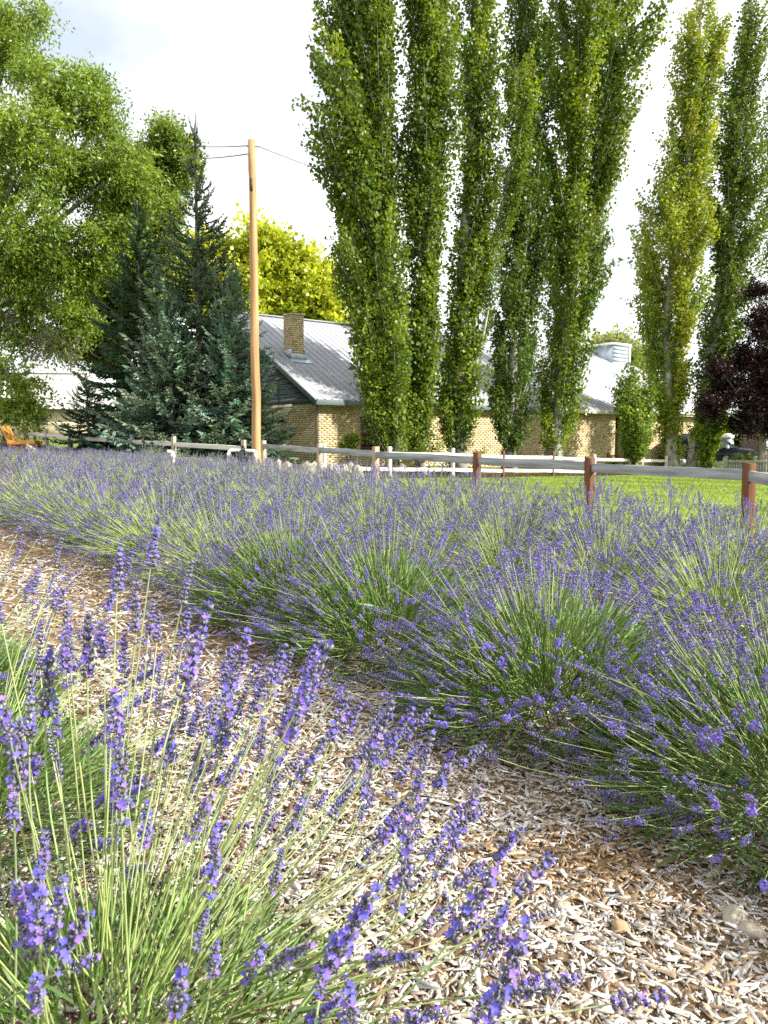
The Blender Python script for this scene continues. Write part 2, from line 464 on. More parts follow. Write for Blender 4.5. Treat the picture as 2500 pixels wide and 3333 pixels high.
COR = np.array([[.15, .125, .56], [.20, .14, .60], [.26, .15, .56], [.13, .12, .52]])
def spike_parts(r, L, lod, openness):
    """one flower head along +Z: returns V, F, C"""
    nwh = {0: int(L / .0078), 1: int(L / .0088), 2: max(5, int(L / .0125))}[lod]
    per = {0: 9, 1: 6, 2: 4}[lod]; sides = {0: 5, 1: 3, 2: 3}[lod]
    zz = np.linspace(0.0, L * .93, nwh) + r.normal(0, .0008, nwh)
    if r.random() < .6 and lod < 2: zz = np.concatenate([[-.016 - .012 * r.random()], zz])
    m = len(zz); z = np.repeat(zz, per); ph = np.tile(np.arange(per) * 2 * pi / per, m) + np.repeat(r.uniform(0, 6.28, m), per) + r.normal(0, .2, m * per)
    f = np.clip(z / L, 0, 1)
    al = np.radians(54 - 30 * f + r.normal(0, 8, len(z)))
    D = np.stack([np.sin(al) * np.cos(ph), np.sin(al) * np.sin(ph), np.cos(al)], 1)
    size = (.0106 - .0034 * f ** 2) * r.uniform(.85, 1.15, len(z)) * (1.0 if lod < 2 else 1.5)
    O = np.stack([.0012 * np.cos(ph), .0012 * np.sin(ph), z], 1)
    TV, TF = spindle(sides)
    wid = size * (.21 if lod < 2 else .26)
    V, F = scatter(TV, TF, O, frames(D, None, r), np.stack([wid, wid, size], 1))
    mixv = r.uniform(0, 1, (len(z), 1)) ** 1.3
    C0 = CAL_A * (1 - mixv) + CAL_B * mixv
    C = np.repeat(C0[:, None], len(TV), 1)
    C[:, 0] = C[:, 0] * .4 + np.array([.24, .27, .17]) * .6
    A = Acc().add(V, F, C.reshape(-1, 3))
    op = r.random(len(z)) < openness * (1.0 - .35 * f)
    if op.any():
        PV, PF = petals({0: 5, 1: 4, 2: 3}[lod])
        n = op.sum()
        Oo = O[op] + D[op] * size[op, None] * .92
        V, F = scatter(PV, PF, Oo, frames(D[op] + r.normal(0, .25, (n, 3)), None, r), r.uniform(.0040, .0058, n) * (1.0 if lod < 2 else 1.3))
        A.add(V, F, rep(COR[r.integers(0, 4, n)] * r.uniform(.8, 1.3, (n, 1)), len(PV)))
    return A
def stem_paths(r, n, m, rad=.46, smin=.36, smax=.56, tmax=84):
    """n stems radiating from a mound; returns (n, m+1, 3) points"""
    ph = r.uniform(0, 2 * pi, n)
    q = np.sqrt(r.uniform(0.0, 1, n))
    bias = r.random(n) < .22; ph = np.where(bias, pi + .35 + r.normal(0, .55, n), ph)      # stems lie over towards the path
    th = np.radians(4 + (tmax - 4) * q ** 1.25 + r.normal(0, 5, n)); th = np.clip(th, .02, 1.5)
    b0 = rad * q * r.uniform(.3, .85, n)
    L = r.uniform(smin, smax, n) * (1 - .08 * q)
    bend = np.radians(r.uniform(-6, 26, n)) * (th / 1.0)
    s = np.linspace(0, 1, m + 1)
    thS = th[:, None] + bend[:, None] * (s[None] ** 1.3) - np.radians(14) * (s[None] ** 4) * (th[:, None] > .9)
    phS = ph[:, None] + r.normal(0, .16, n)[:, None] * s[None]
    ds = (L / m)[:, None]
    dx = np.sin(thS) * np.cos(phS) * ds; dy = np.sin(thS) * np.sin(phS) * ds; dz = np.cos(thS) * ds
    X = (b0 * np.cos(ph))[:, None] + np.cumsum(dx, 1) - dx; Y = (b0 * np.sin(ph))[:, None] + np.cumsum(dy, 1) - dy
    Z = (.08 + .20 * (1 - q))[:, None] + np.cumsum(dz, 1) - dz
    Z = np.maximum(Z, .018 + .02 * r.random((n, 1)))
    return np.stack([X, Y, Z], -1)
def stems_geo(Pt, r, w0=.0017, w1=.0011, sides=3, color=(.36, .46, .15)):
    n, m1, _ = Pt.shape
    T = np.gradient(Pt, axis=1); T /= np.linalg.norm(T, axis=-1, keepdims=True) + 1e-12
    A = np.cross(T, np.array([.3, .2, 1.0])); A /= np.linalg.norm(A, axis=-1, keepdims=True) + 1e-9
    B = np.cross(T, A)
    an = np.arange(sides) * 2 * pi / sides
    wd = np.linspace(w0, w1, m1)[None, :, None, None]
    V = Pt[:, :, None] + wd * (np.cos(an)[None, None, :, None] * A[:, :, None] + np.sin(an)[None, None, :, None] * B[:, :, None])
    base = (np.arange(n) * m1 * sides)[:, None, None]
    i = np.arange(m1 - 1)[None, :, None] * sides; j = np.arange(sides)[None, None]; k = (j + 1) % sides
    F = np.stack([base + i + j, base + i + sides + j, base + i + sides + k, base + i + k], -1).reshape(-1, 4)
    C = jitter(color, n, .16, r)
    C = np.repeat(C[:, None], m1, 1)
    g = np.linspace(0, 1, m1)[None, :, None]
    C = C * (1 - g * .15) * np.array([1, 1, 1]) + g * np.array([.02, .0, .05])
    return V.reshape(-1, 3), F, np.repeat(C.reshape(-1, 3), sides, 0)
def leaves_geo(r, n, rad=.48, hgt=.34, hero=False, ll=.055):
    ph = r.uniform(0, 2 * pi, n); q = np.sqrt(r.uniform(0, 1, n)); s = r.uniform(.25, 1, n)
    rr = rad * q; zt = hgt * (1 - .75 * q ** 2) * s
    O = np.stack([rr * np.cos(ph), rr * np.sin(ph), np.maximum(zt, .008)], 1)
    th = np.radians(12 + 62 * q + r.normal(0, 16, n)); p2 = ph + r.normal(0, .6, n)
    D = np.stack([np.sin(th) * np.cos(p2), np.sin(th) * np.sin(p2), np.cos(th)], 1)
    L = ll * r.uniform(.6, 1.5, n); W = r.uniform(.0045, .0072, n)
    if hero:
        TV = np.array([[-.28, 0, 0], [.28, 0, 0], [-.5, .12, .45], [.5, .12, .45], [-.3, .6, .85], [.3, .6, .85], [0, 1.0, 1.0]]) * [1, .18, 1]
        TF = [np.array([[0, 1, 3, 2], [2, 3, 5, 4]]), np.array([[4, 5, 6]])]
        S = np.stack([W, L, L], 1)
    else:
        TV = np.array([[-.35, 0, 0], [.35, 0, 0], [.5, .08, .5], [-.5, .08, .5], [0, .2, 1.0]]); TF = [np.array([[0, 1, 2, 3]]), np.array([[3, 2, 4]])]
        S = np.stack([W * 1.3, L, L], 1)
    V, F = scatter(TV, TF, O, frames(D, None, r), S)
    C = jitter((.105, .185, .040), n, .22, r)
    pale = r.random(n) < .18; C[pale] = C[pale] * .7 + np.array([.10, .12, .085])
    return V, F, rep(C, len(TV))
def merged_plant(seed, ns, lod, openness, m=4, stemcol=(.36, .46, .15), nl=800, green=0.0):
    """shared meshes for one whole plant: leaves, stems, flower heads"""
    r = np.random.default_rng(seed)
    Pt = stem_paths(r, ns, m)
    V, F, C = stems_geo(Pt, r, *((.0021, .0014) if lod < 2 else (.0030, .0021)), color=stemcol)
    me_s = Acc().add(V, F, C).mesh('stems', M['stem'])
    A = Acc()
    pool = [spike_parts(r, r.uniform(.05, .092), lod, openness * r.uniform(.4, 1.3)) for _ in range(9)]
    pool = [(np.concatenate(q.V), {k: np.concatenate(f) for k, f in q.F.items()}, np.concatenate(q.C)) for q in pool]
    pick = r.integers(0, 9, ns)
    T = Pt[:, -1] - Pt[:, -2]; T /= np.linalg.norm(T, axis=1)[:, None]
    T = T + np.array([0, 0, .12]) + r.normal(0, .05, T.shape)
    Rr = frames(T, None, r)
    for q in range(9):
        s = pick == q
        if not s.any(): continue
        V0, F0, C0 = pool[q]
        sc = r.uniform(.8, 1.15, s.sum())
        V, F = scatter(V0, list(F0.values()), Pt[s, -1], Rr[s], sc)
        Cc = np.tile(C0, (s.sum(), 1))
        if green: Cc = Cc * (1 - green) + np.array([.30, .34, .20]) * green
        Cc = Cc * np.repeat(r.uniform(.8, 1.25, s.sum()), len(V0))[:, None]
        A.add(V, F, Cc)
    me_f = A.mesh('flower_spikes', M['flower'])
    V, F, C = leaves_geo(r, nl)
    me_l = Acc().add(V, F, C).mesh('leaf_mound', M['herb'])
    return me_l, me_s, me_f
def plant_obj(me3, x, y, s, label, group):
    o = empty('lavender_plant', (x, y, float(ground_z(x, y)) + .012), rng.normal(0, .35))
    o.scale = (s * rng.uniform(.94, 1.08), s * rng.uniform(.94, 1.08), s)
    tag(o, label, 'lavender', group)
    stuff(place('leaf_mound', me3[0], o)); stuff(place('flower_stems', me3[1], o)); stuff(place('flower_spikes', me3[2], o))
    return o
# single flowering stems for the plants nearest the path
r = np.random.default_rng(5)
STEM = []
for k in range(24):
    th = np.radians(3 + 82 * (k / 23.0))
    L = r.uniform(.46, .68); bend = np.radians(r.uniform(-4, 26)) * th
    s = np.linspace(0, 1, 8)
    t = th + bend * s ** 1.3 - np.radians(14) * s ** 4 * (th > .9)
    dx, dz = np.sin(t) * L / 7, np.cos(t) * L / 7
    bow = np.cumsum(np.sin(s * 3) * r.normal(0, .004, 1))
    Pt = np.stack([np.cumsum(dx) - dx[0], bow, np.cumsum(dz) - dz[0]], -1)[None]
    V, F, C = stems_geo(Pt, r, .0018, .0012, 5)
    tip = Pt[0, -1]; dr = Pt[0, -1] - Pt[0, -2]; dr /= np.linalg.norm(dr)
    STEM.append((mesh_of('flower_stem', V, F, M['stem'], C, True), tip, dr, th))
HEAD = [spike_parts(r, r.uniform(.052, .10), 0, o_ * .42).mesh('flower_spike', M['flower']) for o_ in np.linspace(.15, 1.15, 16)]
MID = [spike_parts(r, r.uniform(.05, .09), 1, o_ * .5).mesh('flower_spike', M['flower']) for o_ in np.linspace(.15, 1.2, 14)]
HERO_LEAF = []
for k in range(3):
    V, F, C = leaves_geo(np.random.default_rng(80 + k), 4200, .48, .40, True, .085)
    HERO_LEAF.append(Acc().add(V, F, C).mesh('leaf_mound', M['herb']))
def hero_plant(x, y, ns, heads, label, group, leaf, s=1.0, seed=0, skip=None, fill=None, ms=1.0, br=.44, aim=(pi + .35, .22, .6), tips=()):
    r = np.random.default_rng(seed)
    z0 = float(ground_z(x, y)) + .012
    o = empty('lavender_plant', (x, y, z0), 0)
    tag(o, label, 'lavender', group)
    lo = stuff(place('leaf_mound', leaf, o, rot=(0, 0, r.uniform(0, 6.28))))
    lo.scale = (ms, ms, ms)
    if fill is not None:
        rz = r.normal(0, .3)
        for q_ in (1, 2):
            f_ = stuff(place(('flower_stems', 'flower_spikes')[q_ - 1], fill[q_], o, rot=(0, 0, rz))); f_.scale = (s,) * 3
    for k in range(ns):
        q = math.sqrt(r.random()); idx = int(np.clip(23 * q ** 1.2 + r.normal(0, 1.2), 0, 23))
        me, tip, dr, th = STEM[idx]
        ph = r.uniform(0, 2 * pi) if r.random() > aim[1] else aim[0] + r.normal(0, aim[2])
        b = br * q * r.uniform(.3, .9)
        sc = s * r.uniform(.80, 1.14)
        zb = (.08 + .18 * (1 - q)) * s
        tipz = zb + tip[2] * sc
        if tipz < .03: zb += .03 - tipz
        if skip is not None and skip(x + (b + tip[0] * sc) * cos(ph), y + (b + tip[0] * sc) * sin(ph), z0 + tipz): continue
        st = place('flower_stem', me, o, (b * cos(ph), b * sin(ph), zb), (r.normal(0, .03), r.normal(0, .03), ph))
        st.scale = (sc,) * 3
        d = Vector(dr) + Vector((0, 0, .10)) + Vector(r.normal(0, .05, 3))
        h = place('flower_spike', heads[r.integers(0, len(heads))], st, tip)
        h.rotation_euler = d.to_track_quat('Z', 'Y').to_euler()
        h.scale = (r.uniform(.85, 1.12) / sc,) * 3
    for (tx, ty, bx, by, d) in tips:                       # the big spikes close to the viewer
        T, B = P(tx, ty, d) - [x, y, z0], P(bx, by, d + r.normal(0, .02)) - [x, y, z0]
        ax = (T - B) / np.linalg.norm(T - B); Ls = np.linalg.norm(B)
        ro = np.array([B[0] * .28 + r.normal(0, .05), B[1] * .28 + r.normal(0, .05), .12])
        c = B - ax * np.linalg.norm(B - ro) * .5
        t = np.linspace(0, 1, 9)[:, None]; pth = (1 - t) ** 2 * ro + 2 * t * (1 - t) * c + t * t * B
        V, F, C = stems_geo((pth - ro)[None], r, .0021, .0015, 5)
        st = place('flower_stem', mesh_of('flower_stem', V, F, M['stem'], C, True), o, ro)
        k = r.integers(3, 14); h = place('flower_spike', heads[k], st, B - ro)
        h.rotation_euler = (Vector(ax).to_track_quat('Z', 'Y') @ Matrix.Rotation(r.uniform(0, 6.28), 3, 'Z').to_quaternion()).to_euler()
        zl = max(v.co.z for v in heads[k].vertices); sc = np.linalg.norm(T - B) / zl
        h.scale = (min(1.35, sc ** .5 * 1.05),) * 2 + (sc,)
    return o
near_cam = lambda X, Y, Z: (X * X + Y * Y + (Z - EYE) ** 2) < .62 ** 2 or Y < .42
PL1 = [merged_plant(100 + k, 430, 1, .30, nl=1500) for k in range(3)]
PL2 = [merged_plant(200 + k, 430, 2, .34, 3, nl=700) for k in range(3)]
PLG = [merged_plant(300 + k, 330, 2, .10, 3, (.40, .48, .20), 400, .55) for k in range(2)]
TIPS = [(55, 2860, 95, 3080, .86), (125, 2825, 130, 3060, .84), (205, 2850, 165, 3070, .88), (290, 2960, 200, 3110, .85), (330, 3110, 230, 3150, .86), (120, 3180, 120, 3290, .84),
        (150, 2700, 135, 2850, 1.08), (60, 2340, 60, 2570, 1.12), (40, 2560, 45, 2660, 1.0), (100, 2180, 95, 2420, 1.2), (212, 1955, 230, 2190, 1.28), (288, 1985, 285, 2210, 1.3), (165, 2100, 150, 2330, 1.3),
        (385, 2395, 395, 2640, 1.12), (405, 2060, 400, 2190, 1.5), (690, 1955, 600, 2220, 1.3), (812, 2040, 745, 2250, 1.28), (760, 2240, 720, 2420, 1.25), (1080, 2080, 920, 2420, 1.22), (1040, 2110, 960, 2330, 1.3), (1130, 2260, 1075, 2410, 1.3),
        (1410, 2370, 1350, 2600, 1.3), (1285, 2270, 1195, 2480, 1.35), (1230, 2420, 1180, 2600, 1.3), (705, 2690, 690, 2870, 1.05), (855, 2330, 850, 2480, 1.4), (560, 2350, 550, 2480, 1.45),
        (680, 2955, 640, 3070, .98), (705, 3060, 690, 3180, .95), (600, 3130, 575, 3300, .9), (1235, 2870, 1050, 3170, .92), (1330, 2650, 1310, 2880, 1.12), (1050, 3150, 1040, 3250, .92), (860, 3060, 800, 3200, 1.0),
        (1620, 2815, 1465, 3060, 1.02), (1725, 2985, 1590, 3330, .86), (1650, 2940, 1600, 3060, 1.1), (1800, 2780, 1680, 2910, 1.22), (1500, 2700, 1430, 2830, 1.22), (1130, 3180, 1140, 3330, .88), (2175, 3235, 1990, 3268, 1.12),
        (1700, 2690, 1610, 2800, 1.35), (1560, 2560, 1500, 2700, 1.4), (1480, 2440, 1420, 2560, 1.45), (920, 2760, 890, 2880, 1.2), (480, 2600, 470, 2760, 1.25), (1000, 2580, 960, 2700, 1.3), (1580, 3230, 1540, 3330, .95)]
V, F, C = leaves_geo(np.random.default_rng(88), 1900, .44, .27, True, .08)
FRONT_LEAF = Acc().add(V, F, C).mesh('leaf_mound', M['herb'])
hero_plant(-.50, 1.26, 150, HEAD, 'leafy lavender plant in the foreground with tall spikes leaning over the wood chips', None, FRONT_LEAF, .95, 11, near_cam, br=.34, ms=1.0, aim=(.7, .6, .8), tips=TIPS)
hero_plant(-1.16, 2.06, 130, HEAD, 'second lavender plant of the foreground row, behind the leafy foremost plant', None, HERO_LEAF[1], .95, 12, near_cam, br=.36, ms=.9, aim=(.6, .4, .9))
hero_plant(-1.82, 2.90, 130, MID, 'third lavender plant of the foreground row, mostly hidden by its neighbour', None, HERO_LEAF[2], 1.0, 13)
ROW1 = 'lavender plants of the row across the wood chip path'
for k, t in enumerate((.05, 1.10, 2.12, 3.14, 4.16)):
    x, y = rowpt(2.55 + rng.normal(0, .05), t + rng.normal(0, .05))
    lab = ['lavender plant at the very end of the row across the wood chip path', 'lavender plant with a dense green leaf mound spilling stems over open wood chips',
           'lavender plant with stems fallen low over the path, beside the dense green mound', 'third big lavender plant along the path, its stems combed to one side',
           'fourth big lavender plant along the path, dark gap under its stems'][k]
    hero_plant(x, y, 200, MID, lab, ROW1, HERO_LEAF[k % 3], .92, 30 + k, fill=PL1[k % 3], ms=1.25)
for k in range(6):
    x, y = rowpt(2.55 + rng.normal(0, .06), 5.18 + k * 1.0)
    plant_obj(PL1[k % 3] if k < 5 else PL2[k % 3], x, y, 1.0, 'flowering lavender plant further along the row across the path', ROW1)
hs = lambda y: float(np.interp(y, [8, 20], [1.0, .58]))
k = 0
for t in np.arange(1.5, 22, .86):
    x, y = rowpt(4.5 + rng.normal(0, .08), t + rng.normal(0, .06))
    if x / y < -.62: continue
    plant_obj(PL1[k % 3] if y < 9 else PL2[k % 3], x, y, rng.uniform(1.0, 1.08) * hs(y), 'purple lavender plant in the second row past the path', 'lavender plants of the second row past the path'); k += 1
for t in np.arange(2.4, 31, .8):
    x, y = rowpt(6.5 + rng.normal(0, .08), t + rng.normal(0, .06))
    if x / y < -.60: continue
    plant_obj(PL1[k % 3] if y < 7.5 else PL2[k % 3], x, y, rng.uniform(.95, 1.08) * hs(y), 'purple lavender plant in the row along the grey rail fence', 'lavender plants of the row along the rail fence'); k += 1
for t in np.arange(12.4, 20.5, .72):
    x, y = rowpt(7.95 + rng.normal(0, .1), t)
    plant_obj(PLG[k % 2], x, y, rng.uniform(.62, .75), 'pale green lavender plant with unopened spikes by the fence', 'pale unopened lavender plants by the fence'); k += 1

# ------------------------------------------------------------------ fences
def bevel(o, wd=.006, seg=2):
    m = o.modifiers.new('bevel', 'BEVEL'); m.width = wd; m.segments = seg; m.limit_method = 'ANGLE'
    return o
def beam(name, A, B, wd, ht, mat, parent, bev=.006, warp=.0):
    """a plank from A to B, its own grain along local X"""
    A, B = np.asarray(A, float), np.asarray(B, float); L = np.linalg.norm(B - A)
    n = 7; xs = np.linspace(-L / 2, L / 2, n)
    V = []
    for x in xs:
        dy, dz = rng.normal(0, warp), rng.normal(0, warp)
        V += [[x, -wd / 2 + dy, -ht / 2 + dz], [x, wd / 2 + dy, -ht / 2 + dz + rng.normal(0, warp)], [x, wd / 2 + dy, ht / 2 + dz], [x, -wd / 2 + dy, ht / 2 + dz + rng.normal(0, warp)]]
    F = [[4 * i + j, 4 * i + (j + 1) % 4, 4 * i + 4 + (j + 1) % 4, 4 * i + 4 + j] for i in range(n - 1) for j in range(4)]
    F += [[3, 2, 1, 0], [4 * n - 4, 4 * n - 3, 4 * n - 2, 4 * n - 1]]
    o = place(name, mesh_of(name, V, np.array(F)[:, ::-1], mat), parent)
    d = Vector(B - A).normalized()
    o.rotation_euler = (0, -math.asin(d.z), math.atan2(d.y, d.x))
    o.location = tuple((A + B) / 2)
    if bev: bevel(o, bev, 2)
    return o
def post(base, top, wd, mat, parent, rz, dp=None, name='post', split=False):
    """upright post, slightly uneven, base sunk in the ground"""
    H = top[2] - base[2]; dp = dp or wd
    a = Acc()
    zs = np.linspace(0, H, 6)
    V = []
    for z in zs:
        e = rng.normal(0, .003, 2)
        V += [[-wd / 2 + e[0], -dp / 2 + e[1], z], [wd / 2 + e[0], -dp / 2 + e[1], z], [wd / 2 + e[0], dp / 2 + e[1], z], [-wd / 2 + e[0], dp / 2 + e[1], z]]
    V = np.array(V); V[-4:, 2] += rng.normal(0, .006, 4)
    F = [[4 * i + j, 4 * i + (j + 1) % 4, 4 * i + 4 + (j + 1) % 4, 4 * i + 4 + j] for i in range(5) for j in range(4)] + [[20, 21, 22, 23]]
    a.add(V, np.array(F))
    o = a.build(name, mat, parent, loc=base, rot=(0, 0, rz), col=False)
    bevel(o, .006, 2)
    return o
def dirang(A, B): return math.atan2(B[1] - A[1], B[0] - A[0])

M['tan_stone'] = surf('tan_stone', (.30, .20, .11), (.42, .30, .18), .8, .2, (30, 30, 30), bump=.4, bdist=.004)
# the single-rail fence along the lavender (post px, top py, distance)
NEARF = [(2640, 1527, 6.5), (2440, 1507, 8.0), (1920, 1487, 9.8), (1553, 1471, 11.7), (1223, 1454, 14.0), (1040, 1444, 16.1), (858, 1434, 18.6)]
LEFTF = [(793, 1432, 19.2), (565, 1421, 20.3), (430, 1414, 21.6), (229, 1403, 24.0), (151, 1397, 25.3), (87, 1392, 27.0), (20, 1390, 28.5), (-60, 1386, 30.3)]
def rail_fence(posts, label, railpx, wd, mats, railmat, depth2=None, rz=None, rail_h=.115, group=None):
    tops = [P(*p) for p in posts]
    root = empty('rail_fence', (tops[0][0], tops[0][1], float(ground_z(tops[0][0], tops[0][1]))))
    tag(root, label, 'fence', group)
    off = np.array(root.location)
    def rel(v): return np.asarray(v) - off
    for i, t in enumerate(tops):
        g = float(ground_z(t[0], t[1]))
        A, B = tops[max(0, i - 1)], tops[min(len(tops) - 1, i + 1)]
        post(rel([t[0], t[1], min(g, t[2] - .6) - .15]), rel(t), wd, mats[i % len(mats)], root, dirang(A, B) if rz is None else rz)
    for drop, inset in railpx:
        for i in range(len(tops) - 1):
            A, B = tops[i] - [0, 0, drop], tops[i + 1] - [0, 0, drop]
            u = (B - A) / np.linalg.norm(B - A)
            nrm = np.array([u[1], -u[0], 0]); nrm = -nrm if nrm @ (-A) < 0 else nrm     # towards the viewer's side
            sl = rng.normal(0, .008, 2)
            beam('rail', rel(A + u * .02 + nrm * inset + [0, 0, sl[0]]), rel(B - u * .02 + nrm * inset + [0, 0, sl[1]]), .05, rail_h, railmat, root, warp=.003)
    return root
rail_fence(NEARF, 'weathered grey single-rail fence with split red-brown posts along the lavender', [(.135, 0.0)], .098, [M['cedar'], M['cedar'], M['cedar'], M['cedar'], M['weathered_post'], M['weathered_post'], M['weathered_post']], M['grey_wood'])
rail_fence(LEFTF, 'pale weathered rail fence running past the spruces toward the yellow bench', [(.20, 0.0), (.58, 0.0)], .095, [M['weathered_post'], M['weathered_post'], M['grey_wood'], M['cedar'], M['weathered_post']], M['pale_wood'])
rail_fence(FENCE2, 'whitish two-rail fence in front of the poplars and brick wall', [(.19, 0.0), (.60, 0.0)], .085, [M['pale_wood'], M['pale_wood'], M['pale_wood'], M['cedar'], M['cedar'], M['pale_wood'], M['pale_wood'], M['pale_wood']], M['pale_wood'], rail_h=.10)
rail_fence([(2270, 1508, 31.5), (2360, 1489, 29.6)], 'short sloping two-rail fence joining the grey picket fence', [(.17, 0.0), (.56, 0.0)], .11, [M['pale_wood'], M['cream']], M['pale_wood'], rail_h=.13)
# picket fence on the right
M['picket'] = surf('picket_paint', (.23, .235, .20), (.33, .335, .29), .75, .2, (9, 9, 3), bump=.3, bdist=.003)
A, B = P(2364, 1490, 29.4), P(2600, 1490, 28.2)
pf = empty('picket_fence', (A[0], A[1], float(ground_z(A[0], A[1]))))
tag(pf, 'grey-green picket fence with capped posts beside the parked car', 'fence')
off = np.array(pf.location); L = np.linalg.norm((B - A)[:2]); u = np.array([(B - A)[0], (B - A)[1], 0]) / L
ang = dirang(A, B); H = A[2] - off[2]
pk = Acc(); pk.box((0, 0, .5 * (H - .10)), (.062, .018, H - .16)); pkm = pk.mesh('picket', M['picket'], col=False)
for s in np.arange(.12, L - .05, .082):
    p = A + u * s
    place('picket', pkm, pf, (p[0] - off[0], p[1] - off[1], .06), (0, 0, ang))
for zz in (H - .13, .20):
    n_ = np.array([u[1], -u[0], 0]) * .03
    beam('rail', A + u * .02 + n_ - off * [1, 1, 0] - [0, 0, A[2] - zz], A + u * (L - .02) + n_ - off * [1, 1, 0] - [0, 0, A[2] - zz], .035, .085, M['picket'], pf)
for s in (0.0, 1.0, 2.75):
    p = A + u * s
    o = post(np.array([p[0] - off[0], p[1] - off[1], -.1]), np.array([0, 0, H + .02]), .10, M['picket'], pf, ang)
    c = Acc(); c.box((0, 0, 0), (.15, .15, .03)); c.box((0, 0, .032), (.11, .11, .035), taper=.3)
    c.build('post_cap', M['picket'], o, loc=(0, 0, H + .135), col=False)
# thin iron-and-wire fence before the stone cottage
wf = empty('wire_fence', (*P(111, 1430, 36)[:2], 0)); wf.location.z = float(ground_z(wf.location.x, 36))
tag(wf, 'thin black iron post and wire fence before the stone cottage', 'fence')
off = np.array(wf.location); tp = [P(px, py, 36) for px, py in ((-90, 1372), (10, 1374), (111, 1375), (222, 1380), (330, 1383), (430, 1388))]
for t in tp:
    a = Acc(); g = float(ground_z(t[0], t[1])) - .1
    a.box((0, 0, (t[2] - g) / 2), (.075, .075, t[2] - g)); a.box((0, 0, t[2] - g + .02), (.10, .10, .04))
    a.build('post', M['iron'], wf, loc=(t[0] - off[0], t[1] - off[1], g - off[2]), col=False)
for drop in (.03, .45, .85):
    for t0, t1 in zip(tp[:-1], tp[1:]):
        s = np.linspace(0, 1, 7)[:, None]
        pth = t0 + (t1 - t0) * s - off - np.array([0, 0, 1]) * (drop + .05 * 4 * s * (1 - s))
        Acc().tube(pth, .018 if drop < .1 else .010, 4).build('wire', M['iron'], wf, col=False)

# ------------------------------------------------------------------ utility pole and wires
pb, pt = P(836, 1478, 17.2), P(819, 457, 17.2)
base = np.array([pb[0], pb[1], float(ground_z(pb[0], pb[1])) - .3])
pole = empty('utility_pole', base); tag(pole, 'tall bare brown wooden utility pole rising between fence and spruce', 'utility pole')
a = Acc(); k = 15; top = pt - base
s = np.linspace(0, 1, k)[:, None]
pth = top[None] * s + np.concatenate([rng.normal(0, .006, (k, 2)), np.zeros((k, 1))], 1)
a.tube(pth, np.linspace(.108, .078, k), 20)
a.build('shaft', M['pole_wood'], pole, smooth=True, col=False)
a = Acc(); a.tube([top + [-.1, 0, -.13], top + [.17, 0, -.13]], .012, 6); a.build('bolt', M['iron'], pole, col=False)
a = Acc(); a.tube([top + [-.09, 0, -.30], top + [-.02, 0, -.30]], .016, 6); a.build('bracket', M['iron'], pole, col=False)
a = Acc()
for j in range(2):
    t = np.linspace(0, 1, 16)
    a.tube(np.stack([top[0] - .07 - (.11 + .03 * j) * np.sin(t * pi), np.full(16, top[1] - .06), top[2] - .30 - .32 * t], 1), .006, 5)
a.build('wire_loop', M['pvc'], pole, smooth=True, col=False)
for (wz, hx) in ((-.38, .035),):
    a = Acc(); a.box((top[0] * .93 - .006, -.088, top[2] - .95), (.05, .03, .26)); a.build('dark_knot', M['iron'], pole, col=False)
def wire(A, B, sag, rad, label, group=None):
    s = np.linspace(0, 1, 20)[:, None]
    pth = A + (B - A) * s - np.array([0, 0, 1]) * sag * 4 * s * (1 - s)
    o = Acc().tube(pth - A, rad, 5).build('overhead_wire', M['wire'], loc=A, smooth=True, col=False)
    tag(o, label, 'wire', group); return o
wt = pt.copy()
wire(wt + [-.09, 0, -.11], P(480, 436, 46), .25, .012, 'upper thin wire running from the pole top into the leafy tree')
wire(wt + [-.09, 0, -.28], P(480, 470, 46), .35, .014, 'lower thicker wire running from the pole into the leafy tree')
wire(wt + [.16, 0, -.13], P(1600, 640, 60), .8, .010, 'faint wire running from the pole toward the poplars')
for i, y in enumerate((985, 995, 1006)):
    wire(P(1500, y + 46, 85), P(2700, y - 80, 85), .6, .022, 'distant power line seen between the poplars', 'distant power lines between the poplars')

# ------------------------------------------------------------------ brick house
HC = np.array([-2.2, 26.0]); HA = math.atan2(.603, .797)
house = empty('brick_house', (HC[0], HC[1], 0), HA)
tag(house, 'tan brick house with pale metal roof and slate-green gable behind the poplars', 'house')
HL, HW, APZ, EVZ = 24.0, 13.1, 6.22, 2.50
SL = (APZ - EVZ) / (HW / 2 + .35)
def roofz(y): return EVZ + SL * (min(y, HW - y) + .35)
a = Acc()
a.box((16.2 / 2, .13, .95), (16.2, .22, 3.0)); a.box((17.9 + 3.05, .13, .95), (6.1, .22, 3.0))
a.box((.13, HW / 2, .95), (.22, HW - .05, 3.0)); a.box((HL - .13, HW / 2, .95), (.22, HW - .05, 3.0)); a.box((HL / 2, HW - .13, .95), (HL - .1, .22, 3.0))
a.box((17.05, 1.2, .95), (1.9, .2, 3.0)); a.box((16.28, .72, .95), (.12, .85, 3.0)); a.box((17.85, .72, .95), (.12, .85, 3.0))
a.build('wall', M['mortar'], house, col=False)
r = np.random.default_rng(9)
